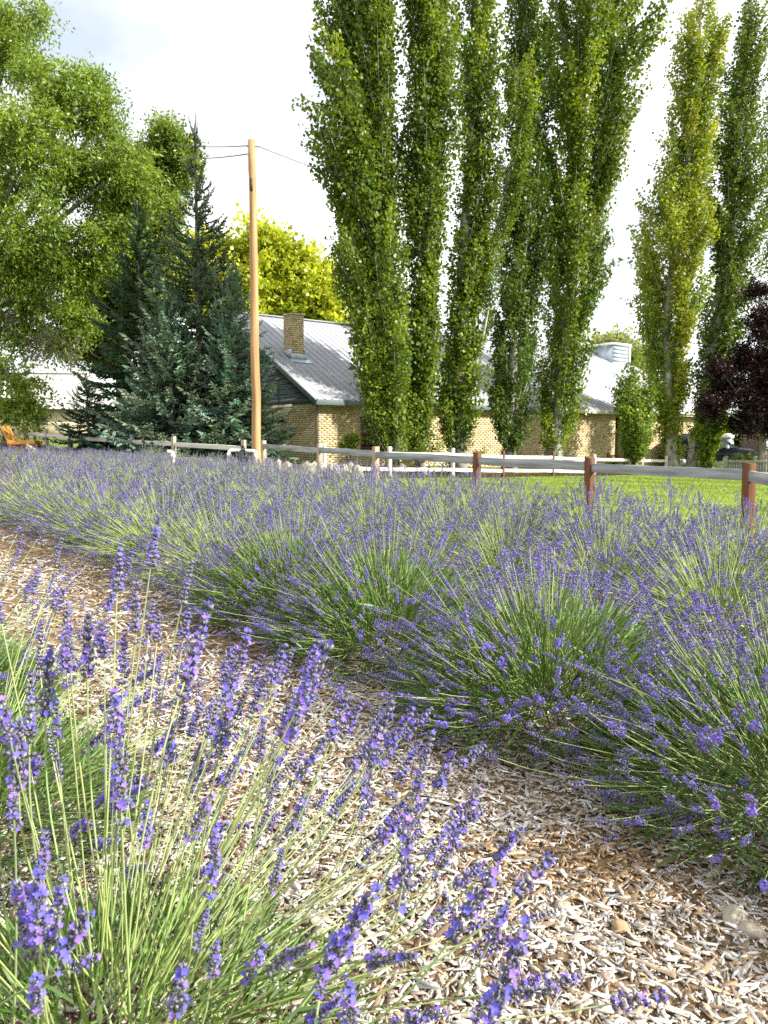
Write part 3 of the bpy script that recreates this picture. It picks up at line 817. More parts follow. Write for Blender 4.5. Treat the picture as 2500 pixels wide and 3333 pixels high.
def bricks(a, x0, x1, z0, z1, fix, axis, holes=(), outward=-1, bl=.205, bh=.064, j=.011, cols=None):
    """running-bond bricks on a plane; axis 0: along local x at y=fix, axis 1: along local y at x=fix"""
    O, C, S = [], [], []
    nz = int((z1 - z0) / (bh + j))
    for k in range(nz):
        z = z0 + (k + .5) * (bh + j); x = x0 + (0 if k % 2 else -.5 * (bl + j))
        while x < x1 - .03:
            xa, xb = max(x, x0), min(x + bl, x1)
            if xb - xa > .03 and not any(h[0] < (xa + xb) / 2 < h[1] and h[2] < z < h[3] for h in holes):
                O.append(((xa + xb) / 2, z, xb - xa)); 
            x += bl + j
    O = np.array(O); n = len(O)
    base = np.array([[.58, .46, .26], [.64, .52, .32], [.52, .40, .21], [.60, .50, .34], [.46, .34, .17]])
    C = base[r.choice(5, n, p=[.32, .25, .18, .18, .07])] * r.uniform(.86, 1.12, (n, 1))
    dp = .03 + r.uniform(0, .006, n)
    T = np.array([[x, y, z] for z in (-.5, .5) for y in (-.5, .5) for x in (-.5, .5)])
    if axis == 0: pos = np.stack([O[:, 0], np.full(n, fix), O[:, 1]], 1); S = np.stack([O[:, 2], dp, np.full(n, bh)], 1)
    else: pos = np.stack([np.full(n, fix), O[:, 0], O[:, 1]], 1); S = np.stack([dp, O[:, 2], np.full(n, bh)], 1)
    V, F = scatter(T, BOXF, pos, np.tile(np.eye(3), (n, 1, 1)), S)
    a.add(V, F, rep(C, 8))
a = Acc()
bricks(a, 0, 16.2, -.4, 2.44, .028, 0, [(1.72, 3.28, .85, 2.02)])
bricks(a, 17.9, 24, -.4, 2.44, .028, 0)
bricks(a, 0.02, 8.5, -.4, 2.44, .028, 1)
stuff(a.build('bricks', M['brick'], house))
# siding boards in the gable
def gable_poly(z0, z1, x, t, cl):
    def yl(z): return max((z - EVZ) / SL - .35, 0) + .02
    a0, a1 = yl(z0), yl(min(z1, APZ - .05))
    V = [[x, a0, z0], [x, HW - a0, z0], [x, HW - a1, z1], [x, a1, z1], [x - t, a0, z0], [x - t, HW - a0, z0], [x - t * .35, HW - a1, z1], [x - t * .35, a1, z1]]
    return V, np.array([[4, 7, 6, 5], [0, 1, 2, 3], [0, 4, 5, 1], [3, 2, 6, 7], [0, 3, 7, 4], [1, 5, 6, 2]])
z = 2.46
while z < APZ - .25:
    V, F = gable_poly(z, z + .185, -.002, .03, None)
    place('siding_board', mesh_of('siding_board', V, F, M['slate']), house); z += .178
a = Acc(); a.box((-.012, 6.55, 3.9), (.012, .05, 0.05)); 
beam('trim_seam', (-.036, 2.62, 2.5), (-.036, 2.62, 3.9), .012, .03, M['black'], house, 0)
# roof: ribbed metal sheets
th = math.atan(SL); RL = (HW / 2 + .35) / cos(th)
a = Acc(); PWD = .30
prof = [(0, 0), (.03, 0), (.045, .032), (.075, .032), (.09, 0), (.298, 0)]
V = []
for yy in (0, RL):
    for (px_, pz_) in prof: V.append([px_, yy * cos(th), yy * sin(th) + pz_])
k = len(prof)
for yy in (0, RL):
    for (px_, pz_) in prof: V.append([px_, yy * cos(th), yy * sin(th) + pz_ - .02])
F = [[i, i + 1, k + i + 1, k + i] for i in range(k - 1)] + [[2 * k + i + 1, 2 * k + i, 3 * k + i, 3 * k + i + 1] for i in range(k - 1)]
F += [[i + 1, i, 2 * k + i, 2 * k + i + 1] for i in range(k - 1)] + [[0, k, 3 * k, 2 * k], [k + k - 1, k - 1, 3 * k - 1, 4 * k - 1]]
pm = mesh_of('roof_panel', V, np.array(F), M['metal_roof'])
x = -.32
while x < HL + .3:
    place('roof_panel', pm, house, (x, -.35, EVZ + .03)); x += PWD
a = Acc()
a.add([[-.32, HW + .35, EVZ + .03], [HL + .32, HW + .35, EVZ + .03], [HL + .32, HW / 2, APZ + .02], [-.32, HW / 2, APZ + .02]], np.array([[1, 0, 3, 2]]))
a.build('rear_roof', M['metal_roof'], house, col=False)
beam('ridge_cap', (-.34, HW / 2, APZ + .05), (HL + .34, HW / 2, APZ + .05), .26, .05, M['metal_roof'], house, .01)
beam('fascia', (-.30, -.33, EVZ - .07), (12.5, -.33, EVZ - .07), .05, .17, M['slate'], house, .004)
beam('fascia', (12.52, -.33, EVZ - .07), (HL + .3, -.33, EVZ - .07), .05, .17, M['cream'], house, .004)
beam('gutter', (15.3, -.40, EVZ - .02), (HL + .3, -.40, EVZ - .02), .10, .08, M['cream'], house, .01)
beam('soffit', (-.28, -.16, EVZ - .045), (HL + .28, -.16, EVZ - .045), .30, .03, M['slate'], house, 0)
for s_ in (0, 1):
    ya, yb = (-.35, HW / 2) if s_ == 0 else (HW + .35, HW / 2)
    beam('rake_board', (-.29, ya, EVZ - .08), (-.29, yb, APZ - .08), .04, .19, M['slate'], house, .004)
    beam('rake_trim', (-.325, ya, EVZ + .005), (-.325, yb, APZ + .005), .03, .05, M['flash'], house, .004)
beam('rake_board', (HL + .29, -.35, EVZ - .08), (HL + .29, HW / 2, APZ - .08), .04, .19, M['cream'], house, .004)
# chimney
ch = empty('chimney'); ch.parent = house; ch.location = (.78, 2.9, 0)
a = Acc(); a.box((0, 0, 4.7), (.50, .56, 2.04)); a.build('core', M['mortar'], ch, col=False)
a = Acc()
for fx, ax in ((-.25, 1), (.25, 1)): bricks(a, -.28, .28, 3.75, 5.72, fx, ax)
for fy in (-.28, .28): bricks(a, -.25, .25, 3.75, 5.72, fy, 0)
a.box((0, 0, 5.745), (.56, .62, .06), (.50, .44, .33))
stuff(a.build('bricks', M['brick'], ch))
a = Acc()
zf = roofz(2.6)
a.box((0, -.36, zf + .10), (.66, .03, .24)); a.box((-.31, 0, zf + .22), (.03, .72, .34), R=None); a.box((.31, 0, zf + .22), (.03, .72, .34))
a.add([[-.42, -.62, roofz(2.28) + .065], [.42, -.62, roofz(2.28) + .065], [.42, -.36, roofz(2.54) + .07], [-.42, -.36, roofz(2.54) + .07]], np.array([[0, 1, 2, 3]]))
a.build('flashing', M['flash'], ch, col=False)
# windows, door, fittings
def window(root, c, w_, h_, ax, frame, name='window', bars=1, out=-1, depth=.05):
    wn = empty(name); wn.parent = root; wn.location = c
    if ax == 1: wn.rotation_euler = (0, 0, -pi / 2)
    a = Acc(); f = .07
    a.box((0, 0, h_ / 2 - f / 2), (w_, depth, f)); a.box((0, 0, -h_ / 2 + f / 2), (w_, depth, f))
    a.box((-w_ / 2 + f / 2, 0, 0), (f, depth, h_ - 2 * f)); a.box((w_ / 2 - f / 2, 0, 0), (f, depth, h_ - 2 * f))
    for b in range(bars): a.box((0, 0, -h_ / 2 + h_ * (b + 1) / (bars + 1)), (w_ - 2 * f, depth * .8, .045))
    a.build('frame', frame, wn, col=False)
    Acc().box((0, depth * .12, 0), (w_ - 2 * f - .004, .012, h_ - 2 * f - .004)).build('pane', M['glass'], wn, col=False)
    Acc().box((0, -depth * .5, -h_ / 2 - .035), (w_ + .12, depth * 2, .06)).build('sill', frame, wn, col=False)
    return wn
window(house, (2.5, -.005, 1.43), 1.5, 1.12, 0, M['red_frame'])
window(house, (-.06, 4.5, 3.15), .95, .85, 1, M['slate'])
window(house, (17.05, 1.06, 1.95), 1.5, .55, 0, M['red_frame'], bars=0)
a = Acc(); a.box((16.75, 1.07, .55), (.85, .06, 2.0)); dr = a.build('door', M['flash'], house, col=False)
Acc().box((17.05, 1.02, .5), (.05, .04, .05)).build('handle', M['iron'], dr, col=False)
a = Acc(); a.box((0, 0, 0), (.10, .16, .10)); a.box((-.14, 0, .03), (.22, .13, .12)); a.box((-.2, 0, -.05), (.14, .12, .05))
a.build('wall_lamp', M['black'], house, loc=(-.06, 2.36, 1.86), col=False)
a = Acc(); a.box((0, 0, 0), (.12, .26, .42)); a.tube([(0, 0, -.2), (0, 0, -1.3)], .025, 8); a.build('meter_box', M['flash'], house, loc=(-.07, 3.0, 1.45), col=False)
a = Acc(); a.tube([(0, 0, 0), (0, 0, .42), (.06, 0, .52)], .045, 10); a.build('vent_pipe', M['cream'], house, loc=(17.6, 1.0, roofz(1.0) + .02), col=False)
bxr = empty('roof_box'); bxr.parent = house; bxr.location = (23.5, 5.9, 0)
Acc().box((0, 0, 5.6), (1.5, 1.5, 1.8)).build('core', M['flash'], bxr, col=False)
for k in range(8):
    Acc().box((0, -.77, 4.82 + k * .215), (1.5, .03, .20)).build('siding_board', M['flash'], bxr, col=False)
    Acc().box((.77, 0, 4.82 + k * .215), (.03, 1.5, .20)).build('siding_board', M['flash'], bxr, col=False)
Acc().box((0, 0, 6.56), (1.72, 1.72, .12)).box((0.78, -.78, 5.6), (.12, .12, 1.8)).build('trim', M['white'], bxr, col=False)

# ------------------------------------------------------------------ stone cottage on the left
cz = 1.25
cot = empty('stone_cottage', (-26.5, 60, cz), radians(6))
tag(cot, 'buff stone cottage with grey shingle roof and small dark window', 'house')
ez, rzg = 2.42, 5.30
a = Acc(); a.box((1.2, 3.3, ez / 2 - .3), (9.2, 6.5, ez + .6)); a.build('wall', M['stone_wall'], cot, col=False)
a = Acc(); a.box((-6.6, 2.2, ez / 2 - .35), (6.2, 6.5, ez + .5)); a.build('whitewashed_wall', M['white'], cot, col=False)
x0, x1 = -10.2, 6.2
V = [[x0, -.45, ez], [x1, -.45, ez], [x1, 7.0, ez], [x0, 7.0, ez],
     [x0, 1.35, ez + 1.25], [x1 - 2.4, 1.35, ez + 1.25], [x1 - 2.4, 5.2, ez + 1.25], [x0, 5.2, ez + 1.25],
     [x0, 3.3, rzg], [x1 - 3.7, 3.3, rzg]]
F4 = np.array([[0, 1, 5, 4], [1, 2, 6, 5], [2, 3, 7, 6], [4, 5, 9, 8], [6, 7, 8, 9]]); F3 = np.array([[5, 6, 9]])
a = Acc(); a.add(V, [F4, F3]); a.build('roof', M['shingle'], cot, col=False)
beam('gutter', (-3.5, -.48, ez - .06), (x1, -.48, ez - .06), .12, .16, M['white'], cot, .01)
beam('ridge_cap', (x0, 3.3, rzg + .02), (x1 - 3.7, 3.3, rzg + .02), .25, .07, M['shingle'], cot, .01)
window(cot, (-.15, -.0, 1.75), .88, .95, 0, M['iron'], bars=1, depth=.16)
a = Acc(); a.box((-4.7, 3.3, rzg + .35), (.9, .8, 1.9)); a.box((-4.7, 3.3, rzg + 1.32), (1.05, .95, .14)); a.build('chimney', M['stone_wall'], cot, col=False)
a = Acc(); a.tube([(-2.9, .1, ez + .3), (-2.9, .1, ez + 1.7)], .30, 12); a.box((-2.9, .1, ez + 1.72), (.72, .72, .1)); a.build('stove_pipe', M['white'], cot, col=False)
a = Acc(); a.tube([(-3.4, -.15, -.3), (-3.4, -.15, ez)], .07, 8); a.build('downpipe', M['white'], cot, col=False)

# ------------------------------------------------------------------ right-hand background
q = P(2466, 1500, 41.0); gz = float(ground_z(q[0], q[1]))
pb_ = empty('plaster_building', (q[0], q[1], gz - .1), radians(-8)); tag(pb_, 'mauve plastered building with dark red column at the edge of the terrace', 'building')
a = Acc(); a.box((.55, 1.5, 1.9), (1.1, 3, 3.8)); a.box((3.3, 1.7, .35), (4.4, 2.6, .7)); a.box((3.3, 1.7, 3.4), (4.4, 2.6, .8)); a.build('wall', M['plaster'], pb_, col=False)
Acc().box((1.12, .0, 1.9), (.14, .16, 3.8)).build('column', M['red_frame'], pb_, col=False)
M['teal_glass'] = surf('teal_glass', (.10, .20, .18), (.16, .26, .23), .1, .8, (.6, .6, .6))
for k in range(3): 
    pn = Acc().box((1.85 + 1.3 * k, .45, 1.85), (1.2, .04, 2.2)).build('window', M['teal_glass'], pb_, col=False)
    Acc().box((2.48 + 1.3 * k, .42, 1.85), (.07, .07, 2.3)).build('mullion', M['red_frame'], pn, col=False)
Acc().box((3.3, 1.5, 3.95), (6.9, 3.6, .16)).build('roof', M['slate'], pb_, col=False)
# terrace screen
A, B = P(2340, 1452, 43), P(2470, 1466, 41.5)
sc = empty('mesh_fence', (A[0], A[1], float(ground_z(A[0], A[1])))); tag(sc, 'pale mesh panel fence with green shrubs behind, beyond the car', 'fence')
off = np.array(sc.location)
M['mesh'] = surf('mesh_panel', (.20, .27, .25), (.27, .33, .31), .5, .4, (30, 30, 30))
for k in range(3):
    s0, s1 = A + (B - A) * k / 3 - off, A + (B - A) * (k + 1) / 3 - off
    pnl = empty('mesh_panel'); pnl.parent = sc
    n_ = 14
    a = Acc()
    for i in range(n_ + 1):
        p = s0 + (s1 - s0) * i / n_; a.tube([p * [1, 1, 0] + [0, 0, .05], p], .006, 4)
    for i in range(9):
        h_ = i / 8; a.tube([s0 * [1, 1, h_ * .95 + .05], s1 * [1, 1, h_ * .95 + .05]], .006, 4)
    stuff(a.build('mesh_wires', M['mesh'], pnl, col=False))
    Acc().tube([s0, s1], .025, 6).build('top_rail', M['flash'], pnl, col=False)
    Acc().tube([s0 * [1, 1, 0], s0], .03, 6).build('post', M['flash'], pnl, col=False)
    Acc().box(((s0 + s1) / 2 + [0, .25, 0]) * [1, 1, 0] + [0, 0, .28], (abs(s1[0] - s0[0]), .2, .6), R=None).build('low_wall', M['stone_wall'], pnl, col=False)
# parked car, front towards the terrace
q = P(2316, 1500, 37.0); gz = float(ground_z(q[0], q[1]))
car = empty('parked_car', (q[0], q[1], gz + .02), radians(-20)); tag(car, 'dark blue parked car with bright windshield half hidden behind the poplar trunks', 'car')
M['carpaint'] = surf('car_paint', (.012, .016, .028), (.016, .02, .034), .18, .6, (3, 3, 3))
M['carglass'] = surf('car_glass', (.42, .46, .48), None, .05, 1.0, metal=.7)
M['tyre'] = surf('tyre', (.02, .02, .02), (.03, .03, .03), .9, .2, (9, 9, 9))
M['rim'] = surf('rim', (.4, .41, .42), (.5, .5, .5), .3, .6, (9, 9, 9), metal=.8)
side = [(-2.1, .35), (-2.15, .75), (-2.05, 1.0), (-1.95, 1.50), (-1.2, 1.66), (-.1, 1.64), (.22, 1.56), (1.25, .96), (1.80, .86), (2.1, .70), (2.15, .40), (1.9, .25), (-1.9, .25)]
halfw = [.80, .86, .86, .70, .64, .64, .66, .82, .80, .74, .78, .80, .80]
V = []
for (x, z), hw in zip(side, halfw): V += [[x, -hw, z], [x, hw, z]]
n = len(side)
F = [[2 * i, 2 * i + 1, 2 * ((i + 1) % n) + 1, 2 * ((i + 1) % n)] for i in range(n)]
body = Acc().add(V, np.array(F))
for s_ in (0, 1):
    ids = [2 * i + s_ for i in range(n)]
    me_f = [[ids[0], ids[1], ids[9], ids[10]], [ids[1], ids[2], ids[7], ids[8]], [ids[2], ids[3], ids[6], ids[7]], [ids[3], ids[4], ids[5], ids[6]], [ids[10], ids[11], ids[12], ids[0]], [ids[1], ids[8], ids[9], ids[9]]]
    body.F.setdefault(4, []).append(np.array(me_f[:5])); body.M.setdefault(4, []).append(np.zeros(5))
    body.F.setdefault(3, []).append(np.array([[ids[1], ids[8], ids[9]]])); body.M.setdefault(3, []).append(np.zeros(1))
bo = body.build('body', M['carpaint'], car, col=False); bevel(bo, .06, 3)
def pane(name, pts, parent): 
    pts = np.array(pts, float); place(name, mesh_of(name, pts, np.array([list(range(len(pts)))]), M['carglass']), parent)
pane('windshield', [[.27, -.60, 1.555], [.27, .60, 1.555], [1.20, .76, 1.01], [1.20, -.76, 1.01]], car)
for s_ in (-1, 1):
    pane('side_window', [[-1.15, s_ * .70, 1.57], [.15, s_ * .70, 1.50], [.95, s_ * .845, 1.04], [-1.05, s_ * .865, 1.04]], car)
    a = Acc(); a.box((.62, s_ * .98, 1.08), (.12, .22, .15), taper=.7); bevel(a.build('mirror', M['white'], car, col=False), .03, 2)
    a = Acc(); a.box((2.02, s_ * .56, .70), (.16, .34, .13)); a.build('headlight', M['pvc'], car, col=False)
    for x in (-1.35, 1.35):
        a = Acc(); a.tube([(x, s_ * .68, .33), (x, s_ * .88, .33)], .33, 20); wh = a.build('wheel', M['tyre'], car, col=False)
        Acc().tube([(x, s_ * .86, .33), (x, s_ * .895, .33)], .20, 16).build('rim', M['rim'], wh, col=False)
Acc().box((2.12, 0, .45), (.08, 1.3, .16)).build('bumper', M['black'], car, col=False)
# lantern-shaped grey cover behind the car
q = P(2367, 1492, 40.5); gz = float(ground_z(q[0], q[1]))
a = Acc(); a.lathe([(.55, 0), (.52, .6), (.30, 1.15), (.24, 1.62), (0, 1.62)], 16)
cv = empty('covered_parasol', (q[0], q[1], gz)); tag(cv, 'pale grey covered cone with a white cap behind the car', 'cover')
a.build('cover', M['flash'], cv, col=False); Acc().lathe([(.30, 1.60), (.32, 1.70), (.2, 1.80), (0, 1.83)], 16).build('cap', M['white'], cv, col=False)
# person on a white chair
q = P(2493, 1499, 38.0); gz = float(ground_z(q[0], q[1])); PZ = P(2493, 1499, 38.0)[2]
terr = empty('terrace_deck', (q[0], q[1], gz)); tag(terr, 'low wooden terrace under the seated person', 'deck')
for k in range(9): Acc().box((-.9 + .25 * k + .6, 0, (PZ - gz) - .02), (.235, 2.4, .04)).build('deck_board', M['brown_wood'], terr, col=False)
for xx in (-.4, 1.6):
    for yy in (-1.05, 1.05): Acc().box((xx, yy, (PZ - gz) / 2 - .05), (.1, .1, max(.1, PZ - gz))).build('leg', M['brown_wood'], terr, col=False)
chr_ = empty('garden_chair', (q[0] - .10, q[1], PZ), radians(60)); tag(chr_, 'white garden chair on the terrace by the mauve building', 'chair')
Acc().box((0, 0, .43), (.46, .46, .04)).build('seat', M['white'], chr_, col=False)
for k in range(5): Acc().box((-.18 + .09 * k, .24, .70), (.05, .03, .50), R=None).build('back_slat', M['white'], chr_, col=False)
for sx in (-1, 1):
    for sy in (-1, 1): Acc().box((sx * .2, sy * .2, .21), (.045, .045, .42)).build('leg', M['white'], chr_, col=False)
    Acc().box((sx * .24, 0, .64), (.05, .46, .03)).build('armrest', M['white'], chr_, col=False)
def skinned(name, pts, edges, rads, mat_fn, mats, parent, loc, rz):
    me = bpy.data.meshes.new('skeleton'); me.from_pydata([tuple(p) for p in pts], edges, []); 
    o = bpy.data.objects.new('skeleton', me); COL.objects.link(o)
    m = o.modifiers.new('skin', 'SKIN'); 
    for v, rr in zip(me.skin_vertices[0].data, rads): v.radius = (rr, rr)
    me.skin_vertices[0].data[0].use_root = True
    sb = o.modifiers.new('sub', 'SUBSURF'); sb.levels = 2; sb.render_levels = 2
    dg = bpy.context.evaluated_depsgraph_get(); ev = bpy.data.meshes.new_from_object(o.evaluated_get(dg))
    bpy.data.objects.remove(o)
    ev.name = name; ev.materials.clear()
    for m_ in mats: ev.materials.append(m_)
    for p in ev.polygons: p.material_index = mat_fn(p.center); p.use_smooth = True
    return place(name, ev, parent, loc, (0, 0, rz))
M['skin'] = surf('skin', (.50, .30, .22), None, .55, .3); M['shirt'] = surf('shirt', (.62, .66, .78), (.7, .73, .82), .85, .2, (9, 9, 9)); M['shorts'] = surf('shorts', (.03, .03, .04), None, .8, .2); M['hair'] = surf('hair', (.10, .06, .035), None, .6, .3)
per = empty('person', (q[0] - .06, q[1] - .02, PZ), radians(40)); tag(per, 'seated person in a pale shirt and dark shorts on the white chair', 'person')
pts = [(0, 0, .52), (0, .03, .72), (0, .02, .92), (0, 0, 1.04), (0, -.02, 1.10), (0, -.04, 1.22), (0, -.03, 1.30),
       (.17, .02, .94), (.24, -.06, .70), (.16, -.26, .62), (.12, -.34, .62), (-.17, .02, .94), (-.24, -.06, .70), (-.16, -.26, .62), (-.12, -.34, .62),
       (.10, -.05, .50), (.12, -.42, .50), (.12, -.44, .09), (.12, -.56, .05), (-.10, -.05, .50), (-.12, -.42, .50), (-.12, -.44, .09), (-.12, -.56, .05)]
ed = [(0, 1), (1, 2), (2, 3), (3, 4), (4, 5), (5, 6), (2, 7), (7, 8), (8, 9), (9, 10), (2, 11), (11, 12), (12, 13), (13, 14), (0, 15), (15, 16), (16, 17), (17, 18), (0, 19), (19, 20), (20, 21), (21, 22)]
rd = [.14, .13, .14, .06, .055, .095, .085, .065, .05, .04, .035, .065, .05, .04, .035, .09, .07, .045, .04, .09, .07, .045, .04]
def pm_(c):
    if c.z > 1.03: return 0
    if abs(c.x) > .19 and c.z < .72 and c.y < -.12: return 0
    if c.z > .60 and c.y > -.28: return 1
    if c.y > -.30 and c.z > .38: return 2
    return 0
skinned('body', pts, ed, rd, pm_, [M['skin'], M['shirt'], M['shorts']], per, (0, 0, 0), 0)
a = Acc(); a.lathe([(.10, -.04), (.118, .05), (.10, .12), (.05, .155), (0, .16)], 12, c=(0, -.01, 1.20)); a.build('hair', M['hair'], per, smooth=True, col=False)

# ------------------------------------------------------------------ small things by the fence
q = P(70, 1462, 23.5); gz = float(ground_z(q[0], q[1]))
def zpx(py, d): return float(P(0, py, d)[2])
bn = empty('lounge_bench', (q[0], q[1], gz), radians(4)); tag(bn, 'ochre wooden lounge bench with sloping backrest by the fence', 'bench')
st = zpx(1441, 23.5) - gz
beam('seat', (-.30, -.28, st), (.52, -.28, st), .06, .10, M['ochre_wood'], bn); beam('seat', (-.30, .22, st), (.52, .22, st), .06, .10, M['ochre_wood'], bn)
for k in range(8): beam('slat', (-.26 + .10 * k, -.26, st + .06), (-.26 + .10 * k, .20, st + .06), .085, .025, M['ochre_wood'], bn)
for k in range(4): beam('back_slat', (-.24, -.22 + .13 * k, st), (-.46, -.22 + .13 * k, st + .50), .03, .115, M['ochre_wood'], bn)
for yy in (-.27, .21):
    beam('strut', (-.40, yy, st + .38), (.05, yy, st + .02), .03, .03, M['brown_wood'], bn)
    beam('armrest', (.02, yy, st + .02), (.02, yy, st + .22), .035, .035, M['brown_wood'], bn)
    for xx in (-.22, .45): beam('leg', (xx, yy, 0), (xx, yy, st), .07, .07, M['brown_wood'], bn)
    beam('stretcher', (-.22, yy, st - .14), (.60, yy, st - .14), .04, .09, M['brown_wood'], bn)
q = P(108, 1500, 22.5); gz = float(ground_z(q[0], q[1]))
A, B = P(86, 1452, 22.5), P(150, 1494, 22.3)
A2 = np.array([A[0], A[1], A[2]])
pl = beam('leaning_plank', A2, B, .05, .15, M['buff_board'], None); tag(pl, 'pale buff plank slanting down into the lavender beside the bench', 'plank')
for dx in (.0,):
    for zz in (.03, -.04): Acc().tube([(-.28, -.03, zz), (-.28, -.024, zz)], .012, 8).build('bolt', M['iron'], pl, col=False)
beam('support_leg', (.2, 0, -.10), (.2, .02, -.9), .06, .06, M['brown_wood'], pl)
def pipe(name, pts, rad, label, extra=None):
    o0 = np.array(pts[0]); o = empty(name, o0); tag(o, label, 'pipe')
    # rounded corners
    pts = [np.array(p) - o0 for p in pts]; path = [pts[0]]
    for p0, p1, p2 in zip(pts[:-2], pts[1:-1], pts[2:]):
        a_, b_ = p1 + (p0 - p1) / np.linalg.norm(p0 - p1) * .06, p1 + (p2 - p1) / np.linalg.norm(p2 - p1) * .06
        for t in np.linspace(0, 1, 5): path.append((1 - t) ** 2 * a_ + 2 * t * (1 - t) * p1 + t * t * b_)
    path.append(pts[-1])
    Acc().tube(path, rad, 12).build('pipe', M['pvc'], o, smooth=True, col=False)
    for p in pts[1:-1]:
        Acc().lathe([(rad * 1.02, -.07), (rad * 1.3, -.07), (rad * 1.3, .02), (rad * 1.02, .02)], 12, c=p - np.array([0, 0, .08])).build('collar', M['pvc'], o, smooth=True, col=False)
    return o
d = 16.6
g = lambda px: float(ground_z(PX(px, d), d))
p0, p1, p2, p3 = P(742, 1465, d), P(744, 1466, d), P(832, 1468, d), P(834, 1465, d)
pipe('irrigation_pipe', [[p0[0], d, g(742)], [p0[0] + .02, d, p1[2]], [p2[0], d, p2[2]], [p3[0], d, g(834)]], .036, 'white plastic irrigation pipe arching over beside the utility pole')
q = P(791, 1510, d - .12); gz = float(ground_z(q[0], q[1]))
fl = empty('filter_canister', (q[0], q[1], gz)); tag(fl, 'black irrigation filter canister between the white pipe ends', 'canister')
h = zpx(1452, d) - gz
Acc().lathe([(.0, h - .46), (.085, h - .46), (.095, h - .40), (.10, h - .26), (.11, h - .25), (.11, h - .20), (.10, h - .19), (.095, h - .12), (.06, h - .08), (.035, h - .06), (.03, h - .02), (.05, h - .01), (.05, h + .01), (0, h + .015)], 18).build('canister', M['black'], fl, smooth=True, col=False)
Acc().lathe([(.03, 0), (.03, h - .45)], 10).build('riser', M['pvc'], fl, col=False)
Acc().box((.06, -.08, h - .12), (.03, .03, .18)).build('valve_handle', M['black'], fl, col=False)
d = 18.2
pipe('irrigation_pipe', [[P(563, 1470, d)[0], d, float(ground_z(PX(563, d), d))], [P(563, 1470, d)[0], d, P(563, 1471, d)[2]], [P(553, 1470, d)[0] - .05, d - .05, P(553, 1470, d)[2]]], .045, 'short white plastic pipe elbow in the lavender before the spruce')
def rock(name, c, s, mat, label, cat, group=None, seed=0):
    r = np.random.default_rng(seed)
    n1, n2 = 9, 14
    th = np.linspace(0.02, pi - .02, n1); ph = np.arange(n2) * 2 * pi / n2
    D = np.stack([np.sin(th)[:, None] * np.cos(ph), np.sin(th)[:, None] * np.sin(ph), np.repeat(np.cos(th)[:, None], n2, 1)], -1)
    f = 1 + .16 * np.sin(D[..., 0] * 3.1 + r.uniform(0, 6)) * np.sin(D[..., 1] * 2.7 + r.uniform(0, 6)) + .10 * np.sin(D[..., 2] * 5 + D[..., 0] * 4 + r.uniform(0, 6)) + r.normal(0, .03, (n1, n2))
    V = D * f[..., None] * np.asarray(s)
    i = np.arange(n1 - 1)[:, None] * n2; j = np.arange(n2)[None]; k = (j + 1) % n2
    F = np.stack([i + j, i + n2 + j, i + n2 + k, i + k], -1).reshape(-1, 4)
    o = place(name, mesh_of(name, V.reshape(-1, 3), F, mat, None, True), None, c, (0, 0, r.uniform(0, 6)))
    tag(o, label, cat, group); return o
for k, (px, py, rr) in enumerate([(1000, 1499, .16), (1022, 1502, .15), (1045, 1506, .14), (1085, 1505, .17), (1110, 1508, .15), (1140, 1507, .16), (1162, 1512, .15), (1125, 1518, .13), (1066, 1515, .14)]):
    q = P(px, py, 17.4 + .25 * (k % 3))
    z = float(ground_z(q[0], q[1]))
    rock('boulder', (q[0], q[1], z + (q[2] - z) * .5 + .02), (rr * 1.1, rr, max(rr * .8, (q[2] - z) * .42)), M['boulder'], 'pale rounded boulder in the pile behind the rail fence', 'boulder', 'pale boulders piled behind the rail fence', k)
for k, (px, py, rr) in enumerate([(880, 1480, .14), (905, 1484, .16), (935, 1487, .13), (862, 1484, .12)]):
    q = P(px, py, 19.4); z = float(ground_z(q[0], q[1]))
    rock('pink_stone', (q[0], q[1], z + rr * .7), (rr * 1.3, rr, max(rr, (q[2] - z) * .6)), M['pink_stone'], 'pinkish stone lying under the rail near the utility pole', 'stone', 'pinkish stones near the pole', 40 + k)
for k, (px, py, rr, mt, lb) in enumerate([(2392, 2985, .030, 'boulder', 'pale round stone on the wood chips under drooping lavender'), (2445, 3020, .026, 'boulder', 'whitish angular stone next to the pale round stone'),
                                          (2018, 3020, .020, 'tan_stone', 'rounded tan stone amid brown wood chips'), (1978, 3182, .014, 'pink_stone', 'small reddish pebble amid the wood chips'), (1830, 2960, .018, 'boulder', 'small grey pebble amid brown wood chips')]):
    dd = 1.2 / ((py - 1430) / 2500 * 1.0)
    q = P(px, py, 1.0); t = (EYE - .02) / (EYE - q[2]); x, y = q[0] * t, t
    rock('stone', (x, y, float(ground_z(x, y)) + .014 + rr * .45), (rr * 1.15, rr, rr * .8), M[mt], lb, 'stone', None, 60 + k)
q = P(1980, 1500, 29.5); gz = float(ground_z(q[0], q[1]))
br = empty('timber_barrier', (q[0], q[1], gz), radians(20)); tag(br, 'low red-brown timber barrier by the doorway of the brick house', 'barrier')
for xx in (0, .75): post(np.array([xx, 0, -.1]), np.array([xx, 0, zpx(1472, 29.5) - gz - (.12 if xx else 0)]), .09, M['cedar'], br, 0)
beam('rail', (.05, 0, zpx(1484, 29.5) - gz), (.72, 0, zpx(1484, 29.5) - gz), .05, .07, M['cedar'], br); beam('rail', (.05, 0, .25), (.72, 0, .25), .05, .08, M['cedar'], br)

